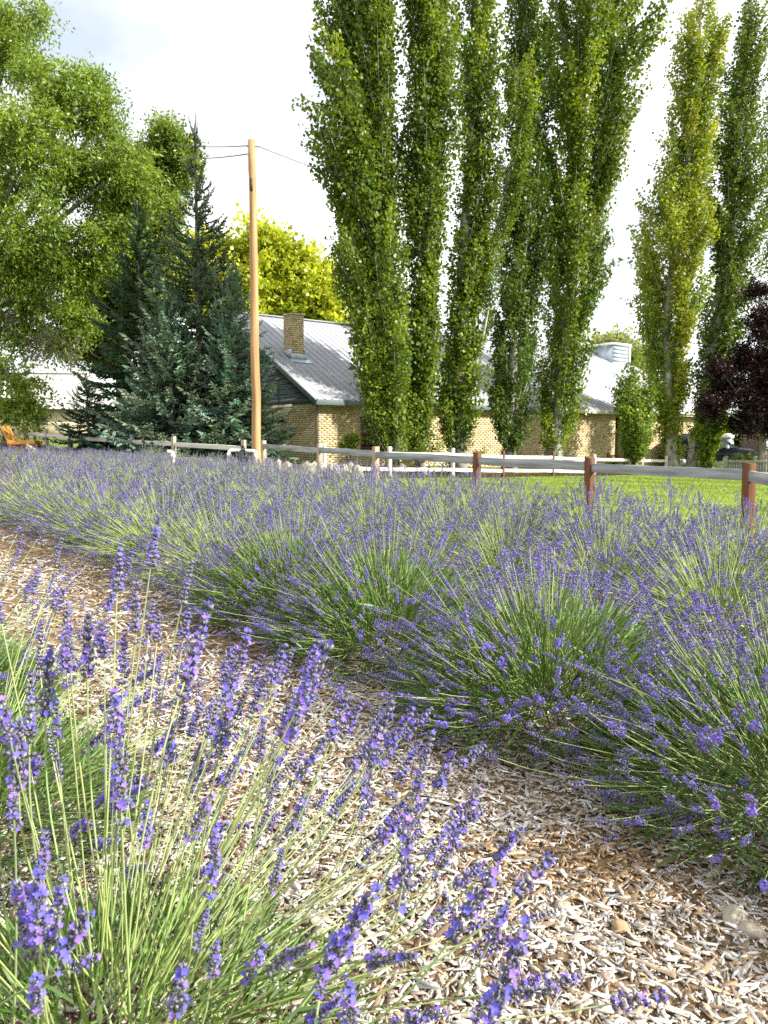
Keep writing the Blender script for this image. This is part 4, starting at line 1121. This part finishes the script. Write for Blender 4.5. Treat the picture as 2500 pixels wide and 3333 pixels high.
# bees on the flowers
M['bee'] = surf('bee', (.05, .03, .01), (.55, .26, .04), .8, .2, (1, 1, 700), 2, .45, .55)
M['wing'] = surf('bee_wing', (.6, .55, .45), None, .3, .5)
for k, (px, py, d, lb) in enumerate([(172, 2040, 1.55, 'small honeybee hovering at a foreground lavender spike'), (2200, 2242, 2.75, 'small honeybee on lavender at the end of the path row'), (1940, 2460, 2.45, 'small honeybee low among fallen lavender stems')]):
    o = empty('honeybee', P(px, py, d), k * 1.3); tag(o, lb, 'bee')
    Acc().lathe([(0, -.007), (.0025, -.0055), (.0034, -.002), (.0028, .001), (.0032, .004), (.0022, .0065), (.0022, .008), (0, .009)], 10).build('body', M['bee'], o, smooth=True, rot=(1.2, 0, 0), col=False)
    for s_ in (-1, 1): Acc().add([[0, -.002, .003], [s_ * .004, -.004, .006], [s_ * .008, 0, .007], [s_ * .004, .002, .005]], np.array([[0, 1, 2, 3]])).build('wing', M['wing'], o, col=False)

# ------------------------------------------------------------------ trees
LEAFV = np.array([[0, 0, 0], [.5, .12, .42], [0, .05, 1.0], [-.5, .12, .42]]); LEAFF = np.array([[0, 1, 2, 3]])
def leaf_mesh(acc, O, D, L, W, C, r, roll=None):
    V, F = scatter(LEAFV, LEAFF, O, frames(D, roll, r), np.stack([W, W, L], 1))
    acc.add(V, F, rep(C, 4))
def bez(a, c, b, n):
    t = np.linspace(0, 1, n)[:, None]
    return (1 - t) ** 2 * a + 2 * t * (1 - t) * c + t * t * b
def tree_root(name, px, d, label, group=None, cat='tree'):
    x = PX(px, d); g = float(ground_z(x, d))
    o = empty(name, (x, d, g - .05)); tag(o, label, cat, group)
    return o, np.array([x, d, g - .05])

def tinted(name, me, parent, loc, D, roll, sc, color):
    o = place(name, me, parent, loc)
    q = Vector(D).to_track_quat('Z', 'Y') @ Matrix.Rotation(roll, 3, 'Z').to_quaternion()
    o.rotation_euler = q.to_euler(); o.scale = sc if isinstance(sc, tuple) else (float(sc),) * 3
    o.color = (*[float(v) for v in np.clip(color, .003, .9)], 1); o['kind'] = 'stuff'
    return o
def column_clump(seed, L=1.9, ls=.09):
    """leaves on the twigs of one upright poplar branch, base at the origin"""
    r = np.random.default_rng(seed); a = Acc()
    for k in range(12):
        t0 = (k + r.random()) / 12 * .86; ph = k * 2.4 + r.normal(0, .4)
        s = np.array([0, 0, t0 * L]); D = np.array([cos(ph) * .52, sin(ph) * .52, 1.0]); D /= np.linalg.norm(D)
        ln = L * r.uniform(.22, .40) * (1.1 - .35 * t0); n = 34
        t = r.uniform(.05, 1.05, n)[:, None]
        O = s + D * t * ln + np.array([-cos(ph), -sin(ph), 0]) * (t ** 2) * .10 * ln + r.normal(0, .065, (n, 3))
        LD = r.normal(0, .75, (n, 3)) + [cos(ph) * .5, sin(ph) * .5, -.25]
        l = ls * r.uniform(.7, 1.25, n)
        leaf_mesh(a, O, LD, l, l * .95, jitter((1, 1, 1), n, .16, r) * r.uniform(.85, 1.15), r)
    return a
def clump_mesh(acc, name='leafy_branch', mat='leaf'):
    return acc.mesh(name, M[mat])
COLUMN = [clump_mesh(column_clump(900 + k)) for k in range(7)]
def poplar(bpx, d, prof, label, nb, ls, seed, col=(.095, .16, .020), col2=(.24, .31, .030), leaders=(), tr=.2, trunkpx=None, group='poplars in the row before the brick house', cs=1.0):
    r = np.random.default_rng(seed)
    root, o0 = tree_root('poplar_tree', bpx, d, label, group)
    prof = sorted(prof, reverse=True)
    zz = np.array([P(0, p[0], d)[2] for p in prof]); cx = np.array([(PX(p[1], d) + PX(p[2], d)) / 2 for p in prof]); rad = np.array([(PX(p[2], d) - PX(p[1], d)) / 2 for p in prof])
    o = np.argsort(zz); zz, cx, rad = zz[o], cx[o], rad[o]
    yoff = np.cumsum(r.normal(0, .05, len(zz)))
    top = zz[-1]
    if trunkpx is None: tz, tx = zz, cx
    else:
        tz = np.array([P(0, p[1], d)[2] for p in trunkpx]); tx = np.array([PX(p[0], d) for p in trunkpx]); q = np.argsort(tz); tz, tx = tz[q], tx[q]
    def trunk(z):
        f = np.clip((z - o0[2]) / max(1, (zz[1] - o0[2])), 0, 1)
        x = np.interp(z, tz, tx); x = x * f + o0[0] * (1 - f)
        return np.array([x, d + np.interp(z, zz, yoff) * .4, z])
    n = 22
    tp = np.array([trunk(z) for z in np.linspace(o0[2], top - .3, n)]); tp[1:-1, :2] += r.normal(0, .03, (n - 2, 2))
    a = Acc(); rr = np.linspace(1, .16, n) * tr; rr[0] *= 1.6; rr[1] *= 1.15
    a.tube(tp - o0, rr, 10); a.build('trunk', M['pale_bark'], root, smooth=True, col=False)
    lim = Acc(); crown = empty('crown'); crown.parent = root
    wz = np.linspace(zz[0], top, 60); wr = np.interp(wz, zz, rad) + .15; cdf = np.cumsum(wr); cdf /= cdf[-1]
    allb = []
    for i in range(nb):
        z1 = np.interp((i + r.random()) / nb, cdf, wz) + r.normal(0, .1); R1 = max(.05, np.interp(z1 - .25, zz, rad) * 1.06 - .12 * cs)
        ph = i * 2.39996 + r.normal(0, .5); f = math.sqrt(r.uniform(.12, 1.0))
        z0 = max(o0[2] + .15 + .4 * r.random(), z1 - (r.uniform(1.5, 2.6) + .3 * R1) * cs)
        e = np.array([np.interp(z1, zz, cx) + R1 * f * cos(ph), d + np.interp(z1, zz, yoff) + R1 * f * sin(ph) * .95, z1])
        allb.append((trunk(z0), e, r.uniform(.012, .028)))
    for (x0, y0, x1, y1, rp, m_) in leaders:           # strong side limbs carrying their own column of foliage
        A, B = P(x0, y0, d), P(x1, y1, d - .3)
        pp = bez(A, A * [.35, .35, .6] + B * [.65, .65, .4], B, 30)
        lim.tube(pp[::3] - o0, np.linspace(.10, .02, 10), 7)
        for i in range(m_):
            k = 4 + int(25.9 * (i + .5) / m_); c = pp[min(k, 29)]; rr_ = rp * d / 2500 * .7 * math.sqrt(r.random()); ph = r.uniform(0, 2 * pi)
            e = c + [rr_ * cos(ph), rr_ * sin(ph), r.uniform(.1, .5)]
            allb.append((c - (pp[min(k, 29)] - pp[max(0, k - 4)]), e, .012))
    for s, e, br_ in allb:
        c = np.array([s[0] * .25 + e[0] * .75, s[1] * .25 + e[1] * .75, s[2] * .62 + e[2] * .38])
        p = bez(s, c, e, 7); lim.tube(p - o0, np.linspace(br_, .005, 7), 4, cap=False)
        b0 = p[1] * .5 + p[2] * .5; D = e - b0; ln = np.linalg.norm(D)
        k = np.clip(r.normal(.35, .32), 0, 1)
        cc = (np.array(col) * (1 - k) + np.array(col2) * k) * r.uniform(.8, 1.22)
        s_ = np.clip((ln + .25) / 1.9, .45, 1.35)
        w_ = s_ ** .5 * cs * r.uniform(.8, 1.2) * ls / .09
        tinted('leafy_branch', COLUMN[r.integers(0, 7)], crown, b0 - o0, D / ln + r.normal(0, .06, 3), r.uniform(0, 6.28), (w_, w_, s_), cc)
    lim.build('limbs', M['pale_bark'], root, smooth=True, col=False)
    return root
G1 = 'poplars in the row before the brick house'
poplar(1300, 21.6, [(-620, 1150, 1210), (-350, 1080, 1270), (0, 1035, 1300), (90, 1060, 1300), (200, 1000, 1300), (300, 985, 1300), (450, 995, 1305), (600, 1045, 1310), (750, 1060, 1320), (900, 1075, 1330), (1050, 1090, 1340), (1200, 1110, 1350), (1300, 1140, 1350), (1380, 1180, 1360), (1460, 1235, 1360)],
       'broad dark green poplar, first of the row beside the house gable', 170, .088, 501, trunkpx=[(1215, -600), (1228, 0), (1240, 400), (1248, 620), (1270, 1000), (1300, 1480)], tr=.15)
poplar(1372, 22.2, [(-560, 1370, 1420), (-300, 1320, 1470), (0, 1300, 1490), (200, 1305, 1492), (400, 1300, 1478), (600, 1305, 1470), (800, 1300, 1455), (1000, 1305, 1440), (1150, 1300, 1445), (1300, 1290, 1430), (1400, 1290, 1410), (1480, 1310, 1400)],
       'sunlit slim poplar hard against the broad dark first poplar', 120, .088, 502, col2=(.19, .25, .03), tr=.12)
poplar(1492, 23.2, [(-600, 1520, 1570), (-300, 1490, 1600), (0, 1482, 1612), (300, 1490, 1620), (600, 1480, 1610), (800, 1470, 1600), (950, 1455, 1580), (1100, 1430, 1560), (1250, 1405, 1560), (1400, 1420, 1560), (1500, 1450, 1530)],
       'sparse poplar with bare straight trunk and one limb leaning outward', 85, .088, 503, leaders=[(1520, 1080, 1712, 230, 62, 26), (1505, 1300, 1600, 950, 50, 10)], trunkpx=[(1535, -600), (1530, 0), (1520, 500), (1500, 900), (1490, 1500)], tr=.20)
poplar(1664, 25.4, [(-560, 1650, 1700), (-250, 1610, 1750), (0, 1600, 1760), (300, 1615, 1790), (600, 1600, 1790), (900, 1590, 1790), (1100, 1572, 1775), (1250, 1560, 1760), (1380, 1580, 1730), (1470, 1620, 1700)],
       'shaded poplar set back between the bare-trunked and the widest poplar', 105, .092, 504, col=(.065, .12, .02), col2=(.11, .17, .022), tr=.16)
poplar(1795, 26.4, [(-600, 1880, 1950), (-300, 1790, 2050), (0, 1720, 2085), (150, 1715, 2100), (300, 1710, 2078), (450, 1705, 2030), (600, 1715, 1992), (750, 1720, 1990), (900, 1730, 1985), (1050, 1735, 1945), (1200, 1735, 1922), (1350, 1740, 1890), (1440, 1755, 1855), (1500, 1770, 1830)],
       'widest poplar with forked pale trunk, flaring upward beside the sky gap', 165, .092, 505, leaders=[(1850, 930, 2030, 120, 40, 10), (1850, 900, 1890, 50, 50, 10)], trunkpx=[(1900, -600), (1880, 0), (1868, 400), (1852, 900), (1800, 1500)], tr=.24)
poplar(2062, 28.0, [(1190, 2030, 2048), (1240, 2020, 2070), (1300, 2010, 2120), (1380, 2008, 2135), (1450, 2015, 2125), (1530, 2040, 2090)],
       'young bright green poplar bush standing by the brick doorway', 44, .095, 506, col=(.14, .22, .03), col2=(.22, .29, .04), tr=.05)
G2 = 'poplars in the cluster past the doorway'
poplar(2192, 30.4, [(-60, 2240, 2260), (0, 2175, 2300), (90, 2150, 2315), (200, 2145, 2325), (330, 2150, 2320), (450, 2125, 2310), (560, 2090, 2325), (650, 2060, 2335), (720, 2042, 2332), (850, 2048, 2300), (1000, 2055, 2270), (1100, 2065, 2250), (1200, 2090, 2245), (1350, 2130, 2230), (1480, 2160, 2215)],
       'yellow-green poplar with the most golden sunlit flank', 125, .10, 507, col=(.17, .25, .028), col2=(.38, .40, .035), tr=.22, group=G2)
poplar(2268, 31.6, [(-40, 2375, 2390), (0, 2350, 2420), (90, 2335, 2440), (200, 2310, 2445), (330, 2295, 2450), (480, 2285, 2470), (650, 2275, 2480), (800, 2265, 2475), (1000, 2255, 2440), (1200, 2240, 2400), (1400, 2232, 2345), (1500, 2245, 2300)],
       'darker poplar with thick grey trunk right behind the golden one', 100, .10, 508, col2=(.14, .19, .03), trunkpx=[(2390, -50), (2370, 300), (2350, 850), (2310, 1150), (2270, 1520)], tr=.30, group=G2, leaders=[(2330, 1000, 2420, 250, 40, 8)])
poplar(2530, 33.0, [(150, 2490, 2510), (300, 2450, 2560), (500, 2440, 2590), (800, 2450, 2600), (1100, 2470, 2590), (1400, 2500, 2560)],
       'poplar at the far end of the cluster, behind the purple-leaved tree', 70, .105, 509, col2=(.14, .19, .03), tr=.2, group=G2)

def spray_clump(seed, ns, nl, rad, ls, wide, droop):
    """a bundle of leafy sprays spreading from one twig"""
    r = np.random.default_rng(seed)
    D = rdir(ns, r) * [1, 1, .75] + [0, 0, .15 - droop * .6]; D /= np.linalg.norm(D, axis=1)[:, None]
    ln = rad * r.uniform(.55, 1.15, ns); t = np.linspace(.15, 1, nl)
    side = np.cross(D, r.normal(0, 1, (ns, 3))); side /= np.linalg.norm(side, axis=1)[:, None]
    sg = np.where(np.arange(nl) % 2, 1, -1)
    O = D[:, None] * (t[None, :, None] * ln[:, None, None]) - np.array([0, 0, 1]) * (droop * .55 * t[None, :, None] ** 2 * ln[:, None, None]) + r.normal(0, .05 * rad, (ns, nl, 3))
    LD = D[:, None] * .7 + side[:, None] * sg[None, :, None] + r.normal(0, .35, (ns, nl, 3)) - [0, 0, droop * .5]
    n = ns * nl; l = ls * r.uniform(.65, 1.3, n)
    tone = np.repeat(r.uniform(.78, 1.22, ns), nl)[:, None]
    a = Acc(); leaf_mesh(a, O.reshape(-1, 3), LD.reshape(-1, 3), l, l * wide, jitter((1, 1, 1), n, .12, r) * tone, r)
    return a
def broadleaf(name, bpx, d, blobs, label, nclump, col, col2, clump, seed, droop=0.0, bark='bark', tr=.25, group=None, cat='tree', trunktop=None, dead=0, deadat=(), lean=0.0, thin=.016, inner=.45):
    """blobs: (px, py, radius px, depth offset m, share); clump: (sprays, leaves, radius, leaf length, leaf width ratio)"""
    r = np.random.default_rng(seed)
    root, o0 = tree_root(name, bpx, d, label, group, cat)
    MS = [clump_mesh(spray_clump(seed * 10 + k, *clump, droop), 'foliage_clump') for k in range(5)]
    B = [(P(b[0], b[1], d + b[3]), b[2] * (d + b[3]) / 2500) for b in blobs]
    wgt = np.array([(b[4] if len(b) > 4 else 1) * rb[1] ** 2 for b, rb in zip(blobs, B)]); wgt /= wgt.sum()
    fork = np.array([o0[0] + lean, d, o0[2] + (trunktop or 2.2)])
    a = Acc(); tp = bez(o0, (o0 + fork) / 2 + [.08, 0, 0], fork, 7)
    a.tube(tp - o0, np.linspace(tr * 1.25, tr * .8, 7), 10)
    crown = empty('crown'); crown.parent = root; lim = Acc()
    for (c, R), w_ in zip(B, wgt):
        mid = (fork + c) / 2 + [0, 0, .25 * np.linalg.norm(c - fork) * .3]
        lim.tube(bez(fork - [0, 0, .3], mid, c, 9) - o0, np.linspace(tr * .5, .02, 9), 6, cap=False)
        n = max(3, int(round(nclump * w_)))
        for k in range(n):
            u = rdir(1, r)[0]; Re = max(R - clump[2] * .55, R * .35)
            s = c + u * Re * (r.uniform(.12, 1) ** inner)
            m_ = c + (s - c) * .2
            lim.tube(np.stack([m_, (m_ + s) / 2 + r.normal(0, .06, 3), s]) - o0, [thin, thin * .7, thin * .4], 4, cap=False)
            k_ = np.clip(r.normal(.4, .35), 0, 1); cc = (np.array(col) * (1 - k_) + np.array(col2) * k_) * r.uniform(.85, 1.15)
            tinted('foliage_clump', MS[r.integers(0, 5)], crown, s - o0, (r.normal(0, .2), r.normal(0, .2), 1), r.uniform(0, 6.28), r.uniform(.75, 1.25), cc)
    a.build('trunk', M[bark], root, smooth=True, col=False); lim.build('limbs', M[bark], root, smooth=True, col=False)
    if dead:
        dd = Acc()
        for (px, py, rp) in deadat:
            c = P(px, py, d - 1.0); R = rp * d / 2500
            for k in range(dead):
                s = c + rdir(1, r)[0] * R * r.random()
                pth = [s]
                v = r.normal(0, 1, 3) - [0, 0, .8]
                for j in range(7):
                    v = v * .8 + r.normal(0, .5, 3); pth.append(pth[-1] + v / np.linalg.norm(v) * .13)
                dd.tube(np.array(pth) - o0, np.linspace(.010, .003, 8), 3, cap=False)
        stuff(dd.build('dead_twigs', M['twig'], root, smooth=True, col=False))
    return root
broadleaf('leafy_tree', -160, 29.0, [(40, 120, 165, 0), (-120, 150, 200, 1), (170, 290, 150, -.5), (300, 240, 85, 0), (340, 400, 120, .5), (110, 480, 190, -1), (-100, 560, 230, 0, .6), (290, 600, 160, .5), (420, 540, 120, 0), (60, 760, 190, -1), (230, 830, 150, .5), (360, 740, 110, 0), (-80, 900, 220, 0, .6), (110, 950, 130, -.5), (250, 1010, 105, 0), (60, 1080, 80, -.5), (190, 1090, 80, 0), (420, 660, 110, 1),
          (-20, 1180, 90, -1.5, .8), (60, 1250, 75, -2, .9), (110, 1310, 48, -2, .9), (20, 1320, 45, -2, .8)],
          'huge leafy green tree overhanging the stone cottage with drooping branches', 298, (.14, .23, .03), (.26, .36, .05), (34, 13, .98, .15, .40), 601, .55, tr=.42, trunktop=4.5, dead=46, deadat=[(20, 960, 70), (60, 1040, 60), (150, 1090, 60), (215, 1150, 60), (110, 1150, 50)])
broadleaf('leafy_tree', 405, 33.0, [(600, 500, 60, 0), (520, 520, 90, .5), (470, 1000, 90, 0), (250, 1120, 90, 0), (340, 1150, 70, 0), (470, 600, 110, 0), (555, 430, 75, 0), (580, 560, 80, .5), (540, 690, 90, 0), (450, 760, 110, .5), (330, 900, 130, 0), (430, 920, 110, .5), (300, 1050, 100, 0), (390, 1080, 90, 0), (560, 800, 70, 0, .5)],
          'second leafy tree with dark trunk behind the big spruce', 270, (.13, .21, .028), (.23, .32, .045), (32, 13, .85, .15, .40), 602, .45, tr=.34, trunktop=3.5, dead=30, deadat=[(400, 1090, 60), (330, 1130, 60)])
broadleaf('maple_tree', 820, 49.0, [(600, 880, 105, 0), (680, 800, 70, 0), (760, 870, 110, 1), (860, 770, 75, 0), (900, 860, 110, 0), (980, 900, 110, 1), (1060, 950, 100, 0), (830, 960, 130, 0), (690, 970, 120, 0), (960, 1010, 110, 0), (1080, 1040, 90, 0)],
          'bright lime green maple tree behind the brick house roof', 190, (.36, .44, .03), (.52, .56, .06), (26, 12, 1.25, .22, .85), 603, .1, tr=.4, trunktop=4, thin=.03)
broadleaf('purple_plum_tree', 2480, 29.0, [(2440, 1160, 70, 0), (2500, 1060, 90, 0), (2470, 950, 45, 0), (2380, 1270, 80, 0), (2460, 1290, 95, 0), (2540, 1200, 110, 0), (2340, 1200, 50, -.3), (2420, 1380, 55, 0), (2520, 1380, 75, 0), (2330, 1330, 55, -.3), (2570, 1320, 80, 0)],
          'dark purple-leaved plum tree hanging over the picket fence', 240, (.014, .006, .008), (.034, .011, .014), (26, 11, .55, .085, .62), 604, .15, tr=.16, trunktop=1.8)
broadleaf('distant_tree', 2000, 74.0, [(1960, 1140, 60, 0), (2010, 1120, 55, 0), (2060, 1170, 60, 0), (1990, 1200, 80, 0), (2080, 1240, 70, 0)],
          'pale hazy tree far off beyond the roof box', 60, (.26, .32, .15), (.36, .40, .22), (24, 12, 1.5, .30, .6), 605, 0, tr=.4, trunktop=4, thin=.03)
broadleaf('green_shrub', 2410, 46.0, [(2370, 1395, 40, 0), (2420, 1390, 48, 0), (2470, 1400, 42, 0), (2390, 1430, 42, 0), (2450, 1435, 40, 0), (2340, 1420, 40, 0)],
          'rounded green shrubs behind the mesh fence', 60, (.10, .17, .025), (.22, .30, .04), (26, 10, .7, .20, .7), 606, 0, tr=.1, trunktop=.4, cat='shrub')
broadleaf('climbing_vine', 2304, 30.6, [(2328, 1385, 22, 0), (2312, 1430, 22, 0), (2300, 1470, 20, 0), (2300, 1510, 20, 0), (2296, 1545, 20, 0), (2340, 1350, 20, 0), (2290, 1400, 20, 0)],
          'bright green climbing vine draped beside the thick poplar trunk', 50, (.17, .27, .03), (.28, .37, .04), (16, 8, .32, .12, .9), 607, .6, tr=.03, trunktop=.4, cat='vine')
broadleaf('flowering_shrub', 2410, 33.5, [(2400, 1500, 18, 0), (2425, 1508, 16, 0), (2385, 1512, 14, 0), (2440, 1498, 12, 0)],
          'low shrub with arching leaves behind the picket fence', 20, (.10, .15, .03), (.20, .26, .06), (12, 8, .28, .13, .35), 608, 0, tr=.02, trunktop=.2, cat='shrub', thin=.008)
broadleaf('garden_shrub', 1135, 22.6, [(1128, 1430, 14, 0), (1142, 1450, 20, 0), (1120, 1455, 16, 0), (1150, 1430, 12, 0)],
          'small bright green shrub in front of the brick wall', 14, (.20, .28, .03), (.30, .38, .05), (10, 8, .22, .09, .5), 609, 0, tr=.02, trunktop=.25, cat='shrub', thin=.006)
broadleaf('garden_shrub', 1990, 28.5, [(1990, 1512, 16, 0), (2005, 1520, 12, 0), (1975, 1524, 10, 0)],
          'low bright weed by the timber barrier', 12, (.20, .30, .03), (.30, .38, .05), (10, 8, .2, .09, .5), 610, 0, tr=.02, trunktop=.15, cat='shrub', thin=.006)

def bough_mesh(seed, shoot=.085, c1=(.62, .70, .66), c2=(1.5, 1.35, 1.35)):
    """one flat spruce bough, 1 m long along +X, drooping then lifting"""
    r = np.random.default_rng(seed)
    O, D, S, C = [], [], [], []
    t = np.linspace(0, 1, 9)
    ax = np.stack([t, .03 * np.sin(t * 4 + seed), -.16 * np.sin(t * pi * .9) * .8 + .10 * t ** 3], 1)
    for t_ in np.linspace(.10, 1, 22):
        pc = np.array([np.interp(t_, t, ax[:, i]) for i in range(3)])
        rem = (.05 + .36 * min(1.05 - t_, .5 * t_ + .25)) * r.uniform(.65, 1.1)
        for sg in (-1, 1):
            dv = np.array([.72, sg * r.uniform(.5, .95), r.normal(.06, .18)]); dv /= np.linalg.norm(dv)
            ns = max(1, int(rem / (shoot * .62)))
            for k in range(ns):
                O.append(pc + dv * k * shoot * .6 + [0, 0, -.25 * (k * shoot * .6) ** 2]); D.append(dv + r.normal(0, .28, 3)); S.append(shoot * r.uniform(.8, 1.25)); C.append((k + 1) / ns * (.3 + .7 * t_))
    O.append(ax[-1]); D.append(np.array([1, 0, .3])); S.append(shoot * 1.3); C.append(1.0)
    O, D, S, C = map(np.array, (O, D, S, C)); n = len(O)
    V3, F3 = [], []
    for k in range(3):
        an = k * pi / 3; b = len(V3)
        for (w_, h_) in ((.07, 0), (.17, .30), (.13, .72), (.02, 1.0)):
            V3 += [[-w_ * cos(an), -w_ * sin(an), h_], [w_ * cos(an), w_ * sin(an), h_]]
        F3 += [[b, b + 1, b + 3, b + 2], [b + 2, b + 3, b + 5, b + 4], [b + 4, b + 5, b + 7, b + 6]]
    V, F = scatter(np.array(V3), np.array(F3), O, frames(D, None, r), S)
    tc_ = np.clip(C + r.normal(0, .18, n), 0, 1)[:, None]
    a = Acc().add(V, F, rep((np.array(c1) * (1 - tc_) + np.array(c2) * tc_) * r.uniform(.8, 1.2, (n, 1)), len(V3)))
    a.tube(ax, np.linspace(.014, .004, 9), 4, (.9, .5, .35), cap=False)
    return a.mesh('bough', M['needle'])
BOUGH = [bough_mesh(40 + k) for k in range(6)]
def spruce(bpx, d, toppy, R, label, seed, tone=(.058, .105, .085), nb=260, z0=.25, sparse=.0, cones=0, tr=.16, group='spruces along the fence', flat=0.0, pw=.85):
    r = np.random.default_rng(seed)
    root, o0 = tree_root('spruce_tree', bpx, d, label, group)
    H = P(bpx, toppy, d)[2] - o0[2]
    a = Acc(); a.tube(np.stack([[0, 0, 0], [.02, 0, H * .5], [0, .02, H * .85], [0, 0, H]]), [tr, tr * .6, tr * .22, .01], 8); a.build('trunk', M['bark'], root, smooth=True, col=False)
    crown = empty('crown'); crown.parent = root
    tips = []
    for i in range(nb):
        f = ((i + r.random()) / nb) ** 1.25; z = z0 + (H - z0 - .15) * f
        if r.random() < sparse * max(0, f - .45): continue
        Lb = (R * (1 - f) ** pw * r.uniform(.68, 1.10) + .16)
        ph = i * 2.39996 + r.normal(0, .35)
        el = (-.10 - flat) + .95 * f ** 1.3 + r.normal(0, .10)
        Dx = np.array([cos(ph) * cos(el), sin(ph) * cos(el), sin(el)])
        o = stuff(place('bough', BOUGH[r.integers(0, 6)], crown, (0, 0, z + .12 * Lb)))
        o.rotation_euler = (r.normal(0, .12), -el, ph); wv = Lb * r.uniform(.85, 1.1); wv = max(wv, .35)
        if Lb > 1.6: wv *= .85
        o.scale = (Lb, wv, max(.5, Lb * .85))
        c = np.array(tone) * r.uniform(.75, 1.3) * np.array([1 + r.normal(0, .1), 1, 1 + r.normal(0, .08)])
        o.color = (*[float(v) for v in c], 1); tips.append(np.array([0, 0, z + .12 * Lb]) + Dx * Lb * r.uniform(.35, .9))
    for k in range(5):
        o = stuff(place('bough', BOUGH[k], crown, (0, 0, H - .5 + .06 * k))); o.rotation_euler = (0, -1.35 + .05 * k, k * 1.3); o.scale = (.5, .18, .25); o.color = (*tone, 1)
    if cones:
        hi = np.array([t for t in tips if t[2] > H * .5]); pk_ = hi[r.integers(0, len(hi), cones)] + r.normal(0, .10, (cones, 3))
        V, F = scatter(*spindle(5), pk_, frames(np.tile([[0, 0, -1.]], (cones, 1)) + r.normal(0, .2, (cones, 3)), None, r), np.stack([np.full(cones, .03), np.full(cones, .03), np.full(cones, .11)], 1))
        stuff(Acc().add(V, F, rep(jitter((.10, .045, .022), cones, .25, r), 7)).build('cones', M['chip'], root))
    return root
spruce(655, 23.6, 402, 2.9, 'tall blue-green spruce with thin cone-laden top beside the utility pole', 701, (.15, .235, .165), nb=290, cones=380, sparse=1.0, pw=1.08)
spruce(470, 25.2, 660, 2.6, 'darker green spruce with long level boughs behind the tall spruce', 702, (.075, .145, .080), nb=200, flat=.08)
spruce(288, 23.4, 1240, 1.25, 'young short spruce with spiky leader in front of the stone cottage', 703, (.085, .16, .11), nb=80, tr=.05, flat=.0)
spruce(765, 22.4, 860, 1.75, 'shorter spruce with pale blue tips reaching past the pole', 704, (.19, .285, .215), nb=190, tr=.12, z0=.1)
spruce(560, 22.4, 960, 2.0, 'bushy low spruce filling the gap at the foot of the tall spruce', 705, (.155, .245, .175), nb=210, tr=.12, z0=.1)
